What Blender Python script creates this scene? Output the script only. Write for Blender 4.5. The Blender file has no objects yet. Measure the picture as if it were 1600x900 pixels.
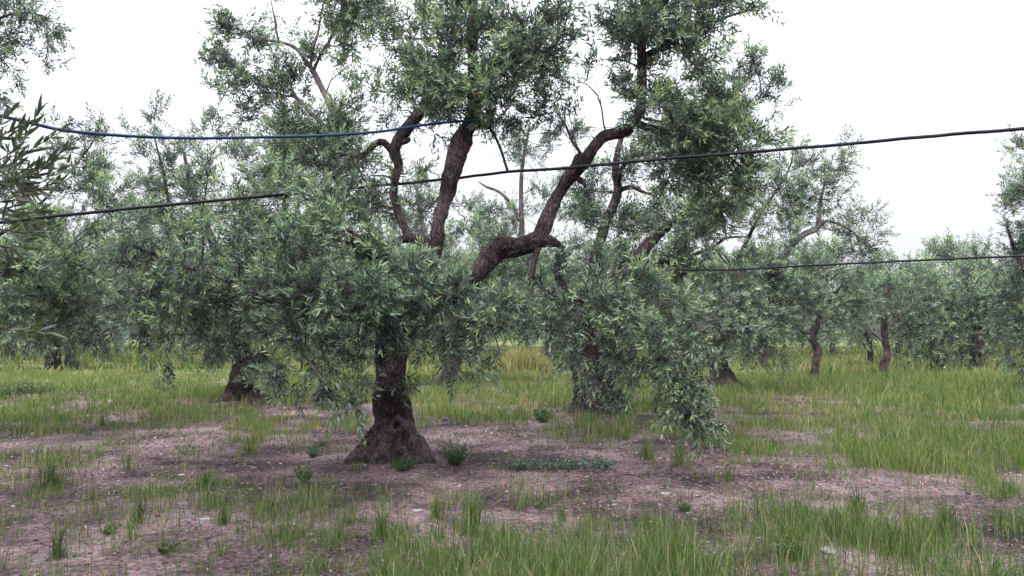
import bpy, math, random
import numpy as np
from mathutils import Vector, Matrix

rng = np.random.default_rng(7)
random.seed(7)
S = bpy.context.scene

# ------------------------------------------------------------------ camera
F, CAMH, PITCH = 1244.0, 1.6, math.radians(3.22)
cam_d = bpy.data.cameras.new("camera")
cam_d.sensor_width = 36.0
cam_d.lens = 36.0 * F / 1600.0
cam_d.clip_start = 0.1
cam_d.clip_end = 2000
cam = bpy.data.objects.new("camera", cam_d)
cam.location = (0, 0, CAMH)
cam.rotation_euler = (math.pi / 2 + PITCH, 0, 0)
S.collection.objects.link(cam)
S.camera = cam

# ------------------------------------------------------------------ sky, sun, exposure
SUN_EL, SUN_AZ = math.radians(58), math.radians(200)
world = bpy.data.worlds.new("World")
S.world = world
world.use_nodes = True
wn, wl = world.node_tree.nodes, world.node_tree.links
wn.clear()
w_out = wn.new("ShaderNodeOutputWorld")
w_bg = wn.new("ShaderNodeBackground")
w_bg.inputs["Strength"].default_value = 0.12
w_sky = wn.new("ShaderNodeTexSky")
w_sky.sky_type = "NISHITA"
w_sky.sun_disc = False
w_sky.sun_elevation = SUN_EL
w_sky.sun_rotation = SUN_AZ
w_sky.air_density = 1.5
w_sky.dust_density = 4.0
w_tc = wn.new("ShaderNodeTexCoord")
w_sep = wn.new("ShaderNodeSeparateXYZ")
w_ramp = wn.new("ShaderNodeMapRange")           # an overcast sky is brighter overhead than at the horizon
w_ramp.inputs["From Min"].default_value = 0.10
w_ramp.inputs["From Max"].default_value = 1.0
w_ramp.inputs["To Min"].default_value = 4.5
w_ramp.inputs["To Max"].default_value = 19.0
w_noise = wn.new("ShaderNodeTexNoise")
w_noise.inputs["Scale"].default_value = 1.3
w_noise.inputs["Detail"].default_value = 3.0
w_nr = wn.new("ShaderNodeMapRange")
w_nr.inputs["To Min"].default_value = 0.84
w_nr.inputs["To Max"].default_value = 1.16
w_mul = wn.new("ShaderNodeMath"); w_mul.operation = "MULTIPLY"
w_col = wn.new("ShaderNodeMix"); w_col.data_type = "RGBA"; w_col.blend_type = "MULTIPLY"
w_col.inputs["Factor"].default_value = 1.0
w_col.inputs[6].default_value = (0.965, 0.97, 1.06, 1)
w_mix = wn.new("ShaderNodeMix"); w_mix.data_type = "RGBA"
w_mix.inputs["Factor"].default_value = 0.9
wl.new(w_tc.outputs["Generated"], w_sep.inputs[0])
wl.new(w_tc.outputs["Generated"], w_noise.inputs["Vector"])
wl.new(w_sep.outputs["Z"], w_ramp.inputs["Value"])
wl.new(w_noise.outputs["Fac"], w_nr.inputs["Value"])
wl.new(w_ramp.outputs[0], w_mul.inputs[0])
wl.new(w_nr.outputs[0], w_mul.inputs[1])
wl.new(w_mul.outputs[0], w_col.inputs[7])
wl.new(w_sky.outputs[0], w_mix.inputs[6])
wl.new(w_col.outputs[2], w_mix.inputs[7])
wl.new(w_mix.outputs[2], w_bg.inputs["Color"])
wl.new(w_bg.outputs[0], w_out.inputs[0])

sun_d = bpy.data.lights.new("sun", "SUN")
sun_d.energy = 1.5
sun_d.angle = math.radians(14)
sun_d.color = (1.0, 0.96, 0.9)
sun = bpy.data.objects.new("sun", sun_d)
_sd = Vector((math.sin(SUN_AZ) * math.cos(SUN_EL), math.cos(SUN_AZ) * math.cos(SUN_EL), math.sin(SUN_EL)))
sun.rotation_euler = (-_sd).to_track_quat("-Z", "Y").to_euler()
sun.location = _sd * 30
S.collection.objects.link(sun)

S.view_settings.view_transform = "Standard"
S.view_settings.look = "None"
S.view_settings.gamma = 1.0
S.view_settings.exposure = 0.85
S.view_settings.use_curve_mapping = False
S.render.engine = "CYCLES"
S.cycles.max_bounces = 6
S.cycles.diffuse_bounces = 4

# ------------------------------------------------------------------ helpers
CP, SP = math.cos(PITCH), math.sin(PITCH)

def at(px, py, d):
    """The world point seen at photo pixel (px, py) at distance d in front of the camera."""
    x, z = (px - 800) / F, (450 - py) / F
    Y, Z = CP - z * SP, SP + z * CP
    k = d / Y
    return np.array((x * k, d, CAMH + Z * k))

def ground_d(py):
    z = (450 - py) / F
    Y, Z = CP - z * SP, SP + z * CP
    return -CAMH / Z * Y

_w = np.random.default_rng(3)
_K = [(_w.normal(size=(14, 3)), _w.uniform(0, 6.28, 14)) for _ in range(4)]

def noise3(p, freq, k=0):
    K, ph = _K[k]
    return np.sin(p @ (K.T * freq) + ph).sum(-1) / 5.3

def gh(x, y):
    """Height of the ground."""
    x = np.asarray(x, float); y = np.asarray(y, float)
    p = np.stack([x, y, 0 * x], -1)
    near = np.clip((60 - y) / 40, 0, 1)
    h = 0.035 * noise3(p, 0.45, 0) * near + 0.016 * noise3(p, 1.9, 1) * near + 0.006 * 1.7 * noise3(p, 7.5, 2) * np.clip((25 - y) / 10, 0, 1)
    for (mx, my, r, a) in MOUNDS:
        h = h + a * np.exp(-((x - mx) ** 2 + (y - my) ** 2) / (r * r))
    return h

MOUNDS = [(-1.62, 9.85, 0.75, 0.07), (-6.2, 18.4, 0.9, 0.08), (1.58, 15.1, 0.9, 0.08), (5.7, 21.6, 1.0, 0.08)]

def mesh_from(name, V, Fc, tint=None, smooth=False, mats=(), mat_idx=None):
    me = bpy.data.meshes.new(name)
    V = np.asarray(V, np.float32)
    if isinstance(Fc, np.ndarray):
        n, k = Fc.shape
        me.vertices.add(len(V)); me.vertices.foreach_set("co", V.ravel())
        me.loops.add(n * k); me.loops.foreach_set("vertex_index", Fc.astype(np.int32).ravel())
        me.polygons.add(n)
        me.polygons.foreach_set("loop_start", np.arange(0, n * k, k, dtype=np.int32))
        if mat_idx is not None:
            me.polygons.foreach_set("material_index", np.asarray(mat_idx, np.int32))
        me.update(calc_edges=True)
    else:
        me.from_pydata([tuple(v) for v in V], [], Fc)
    if smooth:
        me.polygons.foreach_set("use_smooth", np.ones(len(me.polygons), bool))
    if tint is not None:
        a = me.attributes.new("tint", "FLOAT", "POINT")
        a.data.foreach_set("value", np.asarray(tint, np.float32))
    for m in mats:
        me.materials.append(m)
    return me

def link(name, data, parent=None, label=None, cat=None, group=None, kind=None, loc=None):
    o = bpy.data.objects.new(name, data)
    S.collection.objects.link(o)
    if loc is not None:
        o.location = [float(c) for c in loc]
    if parent is not None:
        o.parent = parent
        # children are built in world coordinates: bring them under the parent's base
        if data is not None and loc is None:
            o.location = (-parent.location.x, -parent.location.y, -parent.location.z)
    if label: o["label"] = label
    if cat: o["category"] = cat
    if group: o["group"] = group
    if kind: o["kind"] = kind
    return o

# ------------------------------------------------------------------ materials
def new_mat(name):
    m = bpy.data.materials.new(name); m.use_nodes = True
    nt = m.node_tree
    b = nt.nodes["Principled BSDF"]
    return m, nt, b

def ramp(nt, stops):
    r = nt.nodes.new("ShaderNodeValToRGB")
    while len(r.color_ramp.elements) < len(stops):
        r.color_ramp.elements.new(0.5)
    for e, (p, c) in zip(r.color_ramp.elements, stops):
        e.position = p; e.color = (*c, 1)
    return r

def leaf_mat(name, stops, under, rough=0.42, trans=0.22):
    m, nt, b = new_mat(name)
    N, L = nt.nodes, nt.links
    at_ = N.new("ShaderNodeAttribute"); at_.attribute_name = "tint"
    r = ramp(nt, stops)
    L.new(at_.outputs["Fac"], r.inputs[0])
    geo = N.new("ShaderNodeNewGeometry")
    mx = N.new("ShaderNodeMix"); mx.data_type = "RGBA"
    mx.inputs[7].default_value = (*under, 1)
    ml = N.new("ShaderNodeMath"); ml.operation = "MULTIPLY"; ml.inputs[1].default_value = 0.75
    L.new(geo.outputs["Backfacing"], ml.inputs[0])
    L.new(ml.outputs[0], mx.inputs["Factor"])
    L.new(r.outputs[0], mx.inputs[6])
    L.new(mx.outputs[2], b.inputs["Base Color"])
    b.inputs["Roughness"].default_value = rough
    b.inputs["Specular IOR Level"].default_value = 0.5
    tr = N.new("ShaderNodeBsdfTranslucent")
    g = N.new("ShaderNodeMix"); g.data_type = "RGBA"; g.blend_type = "MULTIPLY"; g.inputs["Factor"].default_value = 1
    g.inputs[7].default_value = (1.5, 1.7, 0.9, 1)
    L.new(r.outputs[0], g.inputs[6]); L.new(g.outputs[2], tr.inputs["Color"])
    ms = N.new("ShaderNodeMixShader"); ms.inputs[0].default_value = trans
    L.new(b.outputs[0], ms.inputs[1]); L.new(tr.outputs[0], ms.inputs[2])
    L.new(ms.outputs[0], N["Material Output"].inputs["Surface"])
    return m

OLIVE = [(0.0, (0.011, 0.022, 0.023)), (0.2, (0.036, 0.064, 0.054)), (0.42, (0.100, 0.165, 0.112)), (0.72, (0.205, 0.30, 0.175)), (0.965, (0.34, 0.45, 0.21)), (1.0, (0.30, 0.19, 0.05))]  # dark end carries painted crown shade, light end painted leaf highlights
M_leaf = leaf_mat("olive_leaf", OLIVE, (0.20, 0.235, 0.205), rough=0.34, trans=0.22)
M_leaf_near = leaf_mat("olive_leaf_near", [(0.0, (0.024, 0.036, 0.022)), (0.5, (0.055, 0.078, 0.034)), (0.9, (0.12, 0.155, 0.05)), (1.0, (0.15, 0.09, 0.04))], (0.085, 0.10, 0.08), trans=0.15, rough=0.5)
M_weed = leaf_mat("weed_leaf", [(0, (0.025, 0.055, 0.02)), (0.6, (0.06, 0.11, 0.035)), (1, (0.12, 0.18, 0.06))], (0.07, 0.11, 0.05))
M_blueweed = leaf_mat("blue_weed_leaf", [(0, (0.03, 0.065, 0.05)), (0.6, (0.075, 0.135, 0.105)), (1, (0.15, 0.22, 0.17))], (0.13, 0.18, 0.155))
M_grass = leaf_mat("grass_blade", [(0, (0.014, 0.030, 0.010)), (0.4, (0.042, 0.090, 0.016)), (0.75, (0.155, 0.235, 0.040)), (0.88, (0.27, 0.25, 0.11)), (1, (0.34, 0.25, 0.17))], (0.07, 0.13, 0.035), rough=0.5, trans=0.25)
M_dry = leaf_mat("dry_grass_blade", [(0, (0.12, 0.15, 0.05)), (0.5, (0.24, 0.225, 0.10)), (1, (0.42, 0.34, 0.18))], (0.28, 0.25, 0.11), rough=0.6, trans=0.3)

def bark_mat(name, dark, light, scale=1.0, bump=0.9):
    m, nt, b = new_mat(name)
    N, L = nt.nodes, nt.links
    tc = N.new("ShaderNodeTexCoord")
    mp = N.new("ShaderNodeMapping"); mp.inputs["Scale"].default_value = (13 * scale, 13 * scale, 3.2 * scale)
    L.new(tc.outputs["Object"], mp.inputs[0])
    n1 = N.new("ShaderNodeTexNoise"); n1.inputs["Scale"].default_value = 2.4; n1.inputs["Detail"].default_value = 10; n1.inputs["Roughness"].default_value = 0.72
    n1.inputs["Distortion"].default_value = 1.2
    L.new(mp.outputs[0], n1.inputs["Vector"])
    v = N.new("ShaderNodeTexNoise"); v.inputs["Scale"].default_value = 34 * scale; v.inputs["Detail"].default_value = 6
    L.new(tc.outputs["Object"], v.inputs["Vector"])
    mv = N.new("ShaderNodeMath"); mv.operation = "MULTIPLY_ADD"; mv.inputs[1].default_value = 0.4
    L.new(v.outputs["Fac"], mv.inputs[0]); L.new(n1.outputs["Fac"], mv.inputs[2])
    n2 = N.new("ShaderNodeTexNoise"); n2.inputs["Scale"].default_value = 2.0; n2.inputs["Detail"].default_value = 4
    L.new(tc.outputs["Object"], n2.inputs["Vector"])
    r = ramp(nt, [(0.57, dark), (0.66, tuple(0.75 * a + 0.25 * c for a, c in zip(dark, light))), (0.76, light)])
    av = N.new("ShaderNodeMath"); av.operation = "MULTIPLY_ADD"; av.inputs[1].default_value = 0.62
    nn = N.new("ShaderNodeMath"); nn.operation = "MULTIPLY"; nn.inputs[1].default_value = 0.45
    L.new(n2.outputs["Fac"], nn.inputs[0]); L.new(mv.outputs[0], av.inputs[0]); L.new(nn.outputs[0], av.inputs[2])
    L.new(av.outputs[0], r.inputs[0])
    n4 = N.new("ShaderNodeTexNoise"); n4.inputs["Scale"].default_value = 7.0; n4.inputs["Detail"].default_value = 8; n4.inputs["Roughness"].default_value = 0.7
    L.new(tc.outputs["Object"], n4.inputs["Vector"])
    r4 = ramp(nt, [(0.56, (0, 0, 0)), (0.68, (1, 1, 1))])
    L.new(n4.outputs["Fac"], r4.inputs[0])
    m4 = N.new("ShaderNodeMix"); m4.data_type = "RGBA"; m4.inputs[7].default_value = (*[min(.4, c * 1.25 + .015) for c in light], 1)
    s4 = N.new("ShaderNodeMath"); s4.operation = "MULTIPLY"; s4.inputs[1].default_value = 0.4
    L.new(r4.outputs[0], s4.inputs[0]); L.new(s4.outputs[0], m4.inputs["Factor"]); L.new(r.outputs[0], m4.inputs[6])
    L.new(m4.outputs[2], b.inputs["Base Color"])
    b.inputs["Roughness"].default_value = 0.9
    b.inputs["Specular IOR Level"].default_value = 0.25
    bp = N.new("ShaderNodeBump"); bp.inputs["Strength"].default_value = bump; bp.inputs["Distance"].default_value = 0.06
    L.new(mv.outputs[0], bp.inputs["Height"]); L.new(bp.outputs[0], b.inputs["Normal"])
    return m

M_bark = bark_mat("bark", (0.004, 0.0025, 0.0035), (0.175, 0.125, 0.135), bump=1.0)
M_bark_pale = bark_mat("bark_pale", (0.09, 0.07, 0.075), (0.27, 0.22, 0.24), bump=0.5)
M_scar = bark_mat("bark_scar", (0.035, 0.026, 0.03), (0.26, 0.215, 0.23), scale=1.6, bump=0.5)
M_twig = bark_mat("twig_bark", (0.05, 0.045, 0.04), (0.17, 0.15, 0.13), bump=0.2)
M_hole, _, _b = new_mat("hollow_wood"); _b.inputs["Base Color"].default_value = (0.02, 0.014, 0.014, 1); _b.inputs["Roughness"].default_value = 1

def hose_mat(name, col, rough):
    m, nt, b = new_mat(name)
    N, L = nt.nodes, nt.links
    n = N.new("ShaderNodeTexNoise"); n.inputs["Scale"].default_value = 35; n.inputs["Detail"].default_value = 5
    r = ramp(nt, [(0.35, tuple(c * 0.7 for c in col)), (0.75, tuple(c * 1.5 + 0.01 for c in col))])
    L.new(n.outputs["Fac"], r.inputs[0]); L.new(r.outputs[0], b.inputs["Base Color"])
    b.inputs["Roughness"].default_value = rough
    b.inputs["Specular IOR Level"].default_value = 0.22
    return m
M_hose_blue = hose_mat("blue_hose_plastic", (0.008, 0.032, 0.085), 0.3)
M_hose_black = hose_mat("black_hose_plastic", (0.005, 0.006, 0.012), 0.55)
M_wire = hose_mat("wire_metal", (0.06, 0.055, 0.06), 0.6)

# ground
M_ground, nt, b = new_mat("ground_soil")
N, L = nt.nodes, nt.links
tc = N.new("ShaderNodeTexCoord")
n1 = N.new("ShaderNodeTexNoise"); n1.inputs["Scale"].default_value = 0.55; n1.inputs["Detail"].default_value = 6
n2 = N.new("ShaderNodeTexNoise"); n2.inputs["Scale"].default_value = 22; n2.inputs["Detail"].default_value = 9; n2.inputs["Roughness"].default_value = 0.7
v1 = N.new("ShaderNodeTexVoronoi"); v1.inputs["Scale"].default_value = 38
for t in (n1, n2, v1): L.new(tc.outputs["Object"], t.inputs["Vector"])
n5 = N.new("ShaderNodeTexNoise"); n5.inputs["Scale"].default_value = 1.7; n5.inputs["Detail"].default_value = 7; n5.inputs["Roughness"].default_value = 0.65
L.new(tc.outputs["Object"], n5.inputs["Vector"])
r1 = ramp(nt, [(0.43, (0.022, 0.009, 0.014)), (0.50, (0.085, 0.038, 0.048)), (0.56, (0.175, 0.088, 0.097)), (0.64, (0.29, 0.17, 0.175))])
ad = N.new("ShaderNodeMath"); ad.operation = "MULTIPLY_ADD"; ad.inputs[1].default_value = 0.5
L.new(n2.outputs["Fac"], ad.inputs[0])
hf = N.new("ShaderNodeMath"); hf.operation = "MULTIPLY"; hf.inputs[1].default_value = 0.55
L.new(n1.outputs["Fac"], hf.inputs[0]); L.new(hf.outputs[0], ad.inputs[2])
ad2 = N.new("ShaderNodeMath"); ad2.operation = "MULTIPLY_ADD"; ad2.inputs[1].default_value = 0.35; 
L.new(n5.outputs["Fac"], ad2.inputs[0]); L.new(ad.outputs[0], ad2.inputs[2])
ad3 = N.new("ShaderNodeMath"); ad3.operation = "SUBTRACT"; ad3.inputs[1].default_value = 0.185
L.new(ad2.outputs[0], ad3.inputs[0]); L.new(ad3.outputs[0], r1.inputs[0])
mxv = N.new("ShaderNodeMix"); mxv.data_type = "RGBA"; mxv.blend_type = "MULTIPLY"; mxv.inputs["Factor"].default_value = 0.55
L.new(r1.outputs[0], mxv.inputs[6]); L.new(v1.outputs["Color"], mxv.inputs[7])
hs = N.new("ShaderNodeHueSaturation"); hs.inputs["Saturation"].default_value = 0.6; hs.inputs["Value"].default_value = 1.35
L.new(mxv.outputs[2], hs.inputs["Color"])
sp = N.new("ShaderNodeSeparateXYZ"); L.new(tc.outputs["Object"], sp.inputs[0])
far = N.new("ShaderNodeMapRange"); far.inputs["From Min"].default_value = 16; far.inputs["From Max"].default_value = 34
L.new(sp.outputs["Y"], far.inputs["Value"])
n3 = N.new("ShaderNodeTexNoise"); n3.inputs["Scale"].default_value = 0.25; n3.inputs["Detail"].default_value = 8
L.new(tc.outputs["Object"], n3.inputs["Vector"])
r3 = ramp(nt, [(0.35, (0.06, 0.10, 0.025)), (0.5, (0.13, 0.16, 0.045)), (0.65, (0.24, 0.21, 0.09))])
L.new(n3.outputs["Fac"], r3.inputs[0])
mf = N.new("ShaderNodeMix"); mf.data_type = "RGBA"
L.new(far.outputs[0], mf.inputs["Factor"]); L.new(hs.outputs[0], mf.inputs[6]); L.new(r3.outputs[0], mf.inputs[7])
L.new(mf.outputs[2], b.inputs["Base Color"])
b.inputs["Roughness"].default_value = 0.95
b.inputs["Specular IOR Level"].default_value = 0.2
bp = N.new("ShaderNodeBump"); bp.inputs["Strength"].default_value = 0.9; bp.inputs["Distance"].default_value = 0.03
L.new(n2.outputs["Fac"], bp.inputs["Height"]); L.new(bp.outputs[0], b.inputs["Normal"])

def attr_mat(name, stops, rough=0.8):
    m, nt, b = new_mat(name)
    a = nt.nodes.new("ShaderNodeAttribute"); a.attribute_name = "tint"
    r = ramp(nt, stops)
    n = nt.nodes.new("ShaderNodeTexNoise"); n.inputs["Scale"].default_value = 60; n.inputs["Detail"].default_value = 6
    mx = nt.nodes.new("ShaderNodeMix"); mx.data_type = "RGBA"; mx.blend_type = "MULTIPLY"; mx.inputs["Factor"].default_value = 0.35
    nt.links.new(a.outputs["Fac"], r.inputs[0])
    nt.links.new(r.outputs[0], mx.inputs[6]); nt.links.new(n.outputs["Color"], mx.inputs[7])
    nt.links.new(mx.outputs[2], b.inputs["Base Color"])
    b.inputs["Roughness"].default_value = rough
    return m
M_litter = attr_mat("litter", [(0, (0.014, 0.007, 0.010)), (0.35, (0.075, 0.038, 0.048)), (0.65, (0.27, 0.155, 0.16)), (0.92, (0.56, 0.45, 0.45)), (1, (0.40, 0.20, 0.10))], 0.7)
M_stone = attr_mat("pale_stone", [(0, (0.12, 0.10, 0.11)), (0.6, (0.25, 0.22, 0.225)), (1, (0.33, 0.31, 0.31))], 0.85)

# ------------------------------------------------------------------ ground sheet
def graded(vals):
    out = []
    for a, c, s in vals:
        out += list(np.arange(a, c, s))
    return np.array(out)
gx = graded([(-600, -60, 60), (-60, -14, 2.0), (-14, 14, 0.16), (14, 60, 2.0), (60, 601, 60)])
gy = graded([(-60, 2, 4), (2, 4, 0.5), (4, 14, 0.1), (14, 28, 0.25), (28, 60, 1.5), (60, 120, 6), (120, 900, 60)])
GX, GY = np.meshgrid(gx, gy)
V = np.stack([GX, GY, gh(GX, GY)], -1).reshape(-1, 3)
nx, ny = len(gx), len(gy)
ii = (np.arange(ny - 1)[:, None] * nx + np.arange(nx - 1)).ravel()
Q = np.stack([ii, ii + 1, ii + nx + 1, ii + nx], -1)
link("ground", mesh_from("ground", V, Q, smooth=True, mats=[M_ground]), kind="structure")

# ------------------------------------------------------------------ tubes
def catmull(P, step):
    P = np.asarray(P, float)
    out = []
    n = len(P)
    for i in range(n - 1):
        p0, p1, p2, p3 = P[max(i - 1, 0)], P[i], P[i + 1], P[min(i + 2, n - 1)]
        m = max(1, int(np.linalg.norm((p2 - p1)[:3]) / step))
        for t in np.arange(m) / m:
            out.append(0.5 * ((2 * p1) + (p2 - p0) * t + (2 * p0 - 5 * p1 + 4 * p2 - p3) * t * t + (3 * p1 - p0 - 3 * p2 + p3) * t ** 3))
    out.append(P[-1])
    return np.array(out)

def frames(P):
    T = np.gradient(P, axis=0) if len(P) > 2 else np.repeat((P[-1:] - P[:1]), len(P), 0)
    T /= np.linalg.norm(T, axis=1, keepdims=True) + 1e-9
    A = np.zeros_like(P)
    a = np.cross(T[0], (0.3, 1, 0.1)); a /= np.linalg.norm(a)
    for i in range(len(P)):
        a = a - T[i] * a.dot(T[i]); a /= np.linalg.norm(a) + 1e-9
        A[i] = a
    return T, A, np.cross(T, A)

def tube(P4, sides=8, rough=0.0, furrow=0.0, cap=True, freq=7.0, radfn=None):
    """Closed tube along points (x, y, z, radius)."""
    P, R = P4[:, :3], np.maximum(P4[:, 3], 0.0004)
    T, A, B = frames(P)
    th = np.linspace(0, 2 * np.pi, sides, endpoint=False)
    D = A[:, None] * np.cos(th)[None, :, None] + B[:, None] * np.sin(th)[None, :, None]
    RR = np.repeat(R[:, None], sides, 1)
    V = P[:, None] + D * RR[..., None]
    if rough or furrow:
        nz = noise3(V, freq, 0) + 0.6 * noise3(V, freq * 2.7, 1) + 0.45 * np.abs(noise3(V, freq * 5.5, 2))
        s = np.arange(len(P))[:, None] * 0.08
        k = 9
        fr = np.abs(np.sin(th[None] * k / 2 + 1.4 * noise3(V * (1, 1, 0.45), 5.0, 2)))
        fr2 = noise3(V * (1, 1, 0.35), 30.0, 3)
        RR = RR * (1 + rough * nz + furrow * (fr - 0.6) + furrow * 0.35 * fr2)
    if radfn is not None:
        RR = RR * radfn(V, th)
    V = (P[:, None] + D * RR[..., None]).reshape(-1, 3)
    n = len(P)
    i = np.arange(n - 1)[:, None] * sides; j = np.arange(sides)[None]; j2 = (j + 1) % sides
    Q = np.stack([i + j, i + j2, i + sides + j2, i + sides + j], -1).reshape(-1, 4)
    if cap:
        V = np.vstack([V, P[:1] , P[-1:] + T[-1:] * R[-1] * 0.5])
        c0, c1 = len(V) - 2, len(V) - 1
        jj = np.arange(sides); jn = (jj + 1) % sides
        Q = np.vstack([Q, np.stack([jn, jj, np.full(sides, c0), np.full(sides, c0)], -1),
                       np.stack([(n - 1) * sides + jj, (n - 1) * sides + jn, np.full(sides, c1), np.full(sides, c1)], -1)])
    return V, Q

def tri(Q):
    """Quads (some degenerate) to triangles."""
    t = np.vstack([Q[:, [0, 1, 2]], Q[:, [0, 2, 3]]])
    return t[(t[:, 0] != t[:, 1]) & (t[:, 1] != t[:, 2]) & (t[:, 2] != t[:, 0])]

def limb_pts(pts, dflt=None):
    """(px, py, depth, width_px) -> (x, y, z, radius_m)"""
    out = []
    for (px, py, d, w) in pts:
        p = at(px, py, d)
        out.append((*p, 0.5 * w * d / F))
    return np.array(out)

def straight_tubes(P0, P1, bend, r0, r1, segs=3):
    """Many thin three-sided tubes at once; bend is the mid offset."""
    n = len(P0)
    T = P1 - P0
    T = T / (np.linalg.norm(T, axis=1, keepdims=True) + 1e-9)
    a = np.cross(T, np.array([0.31, 0.77, 0.2])); a /= np.linalg.norm(a, axis=1, keepdims=True) + 1e-9
    b = np.cross(T, a)
    ts = np.linspace(0, 1, segs + 1)
    V = np.empty((n, segs + 1, 3, 3))
    for k, t in enumerate(ts):
        C = P0 * (1 - t) + P1 * t + bend * (4 * t * (1 - t))
        r = (r0 * (1 - t) + r1 * t)[:, None]
        for s in range(3):
            V[:, k, s] = C + r * (a * math.cos(s * 2.094) + b * math.sin(s * 2.094))
    base = (np.arange(n) * (segs + 1) * 3)[:, None]
    f = []
    for k in range(segs):
        for s in range(3):
            s2 = (s + 1) % 3
            f.append((k * 3 + s, k * 3 + s2, k * 3 + 3 + s2)); f.append((k * 3 + s, k * 3 + 3 + s2, k * 3 + 3 + s))
    f = np.array(f)
    return V.reshape(-1, 3), (base[:, :, None] + f[None]).reshape(-1, 3)

# ------------------------------------------------------------------ leafy sprays
def make_spray(seed, pairs=10, L=0.30, leaf=0.088, wid=0.0185):
    """One olive shoot along +Z: opposite pairs of lance-shaped leaves. Returns leaf verts (n,4,3) and tints."""
    r = np.random.default_rng(seed)
    out, tint = [], []
    bx, by = r.uniform(-0.07, 0.07, 2)
    az = r.uniform(0, 3.14)
    for i in range(pairs):
        t = ((i + 0.9) / pairs) ** 0.8
        c = np.array([bx * t * t, by * t * t, L * t])
        az += 1.57 + r.uniform(-0.4, 0.4)
        for s in (0, math.pi):
            if r.random() < 0.07: continue
            a = az + s + r.uniform(-0.3, 0.3)
            el = math.radians(r.uniform(32, 72) * (1.1 - 0.38 * t))
            d = np.array([math.cos(a) * math.sin(el), math.sin(a) * math.sin(el), math.cos(el)])
            ln = leaf * r.uniform(0.7, 1.2) * (1 - 0.2 * t * t)
            side = np.cross(d, (0, 0, 1)); side /= np.linalg.norm(side) + 1e-9
            nrm = np.cross(side, d)
            tw = r.uniform(-0.8, 0.8)
            side = side * math.cos(tw) + nrm * math.sin(tw)
            w = wid * r.uniform(0.75, 1.2) * 0.5
            m = c + d * ln * 0.47
            tip = c + d * ln - nrm * ln * r.uniform(-0.05, 0.22)
            lift = np.cross(side, d) * w * 0.5
            out.append([c, m + side * w - lift, tip, m - side * w - lift])
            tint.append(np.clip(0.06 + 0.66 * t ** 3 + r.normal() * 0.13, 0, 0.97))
    for _ in range(2):
        c = np.array([bx, by, L * 1.0]); a = r.uniform(0, 6.28)
        d = np.array([0.25 * math.cos(a), 0.25 * math.sin(a), 1.0]); d /= np.linalg.norm(d)
        side = np.array([math.cos(a + 1.5), math.sin(a + 1.5), 0]); ln = leaf * 0.75; w = wid * 0.35
        m = c + d * ln * 0.5
        out.append([c, m + side * w, c + d * ln, m - side * w]); tint.append(np.clip(0.75 + r.normal() * 0.1, 0, 0.97))
    return np.array(out), np.array(tint)

SPRAYS = [make_spray(100 + i, pairs=int(9 + i % 4), L=0.24 + 0.035 * (i % 5)) for i in range(14)]
BIG = [make_spray(400 + i, pairs=int(7 + i % 4), L=0.20 + 0.03 * (i % 5), leaf=0.112, wid=0.0205) for i in range(14)]
SPARSE = [make_spray(200 + i, pairs=6, L=0.26 + 0.03 * (i % 3), leaf=0.098, wid=0.024) for i in range(8)]

def basis(Dn, r):
    Dn = Dn / (np.linalg.norm(Dn, axis=1, keepdims=True) + 1e-9)
    a = r.normal(size=Dn.shape)
    X = np.cross(Dn, a); X /= np.linalg.norm(X, axis=1, keepdims=True) + 1e-9
    Y = np.cross(Dn, X)
    return X, Y, Dn

def leaves_mesh(name, P, Dn, sc, base_tint, lib, mat, r, brown=0.0006):
    X, Y, Z = basis(Dn, r)
    k = r.integers(0, len(lib), len(P))
    Vs, Ts = [], []
    for i, (tv, tt) in enumerate(lib):
        s = np.where(k == i)[0]
        if not len(s): continue
        M = np.stack([X[s], Y[s], Z[s]], -2) * sc[s][:, None, None]   # (n,3,3) rows
        W = np.einsum("lvc,ncd->nlvd", tv, M) + P[s][:, None, None]
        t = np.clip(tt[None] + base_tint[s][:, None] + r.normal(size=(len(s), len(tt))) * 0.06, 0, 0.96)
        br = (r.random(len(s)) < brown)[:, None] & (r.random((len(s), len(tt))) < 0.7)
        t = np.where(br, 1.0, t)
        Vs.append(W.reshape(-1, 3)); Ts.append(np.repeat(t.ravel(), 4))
    V = np.concatenate(Vs); T = np.concatenate(Ts)
    n = len(V) // 4
    b0 = np.arange(n)[:, None] * 4
    Fc = np.concatenate([b0 + np.array([0, 1, 2]), b0 + np.array([0, 2, 3])])
    return mesh_from(name, V, Fc, tint=T, mats=[mat])

spray_meshes = []
def get_spray_meshes():
    if spray_meshes: return spray_meshes
    for i, (tv, tt) in enumerate(BIG):
        L_ = tv[:, 0, 2].max()
        n = len(tv)
        V = tv.reshape(-1, 3)
        b0 = np.arange(n)[:, None] * 4
        Fc = np.concatenate([b0 + np.array([0, 1, 2]), b0 + np.array([0, 2, 3])])
        tipc = tv[-1, 0]
        SV, SF = straight_tubes(np.array([[0, 0, 0.0]]), tipc[None], np.array([[-tipc[0] * .25, -tipc[1] * .25, 0]]), np.array([0.0022]), np.array([0.001]))
        me = mesh_from("leafy_spray", np.vstack([V, SV]), np.vstack([Fc, SF + len(V)]),
                       tint=np.concatenate([np.repeat(tt, 4), np.full(len(SV), 0.5)]), mats=[M_leaf, M_twig],
                       mat_idx=[0] * len(Fc) + [1] * len(SF))
        spray_meshes.append(me)
    return spray_meshes

# ------------------------------------------------------------------ crowns
def unit_ball(n, r):
    v = r.normal(size=(n, 3)); v /= np.linalg.norm(v, axis=1, keepdims=True)
    return v * (r.random(n) ** (1 / 2.4))[:, None]

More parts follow.
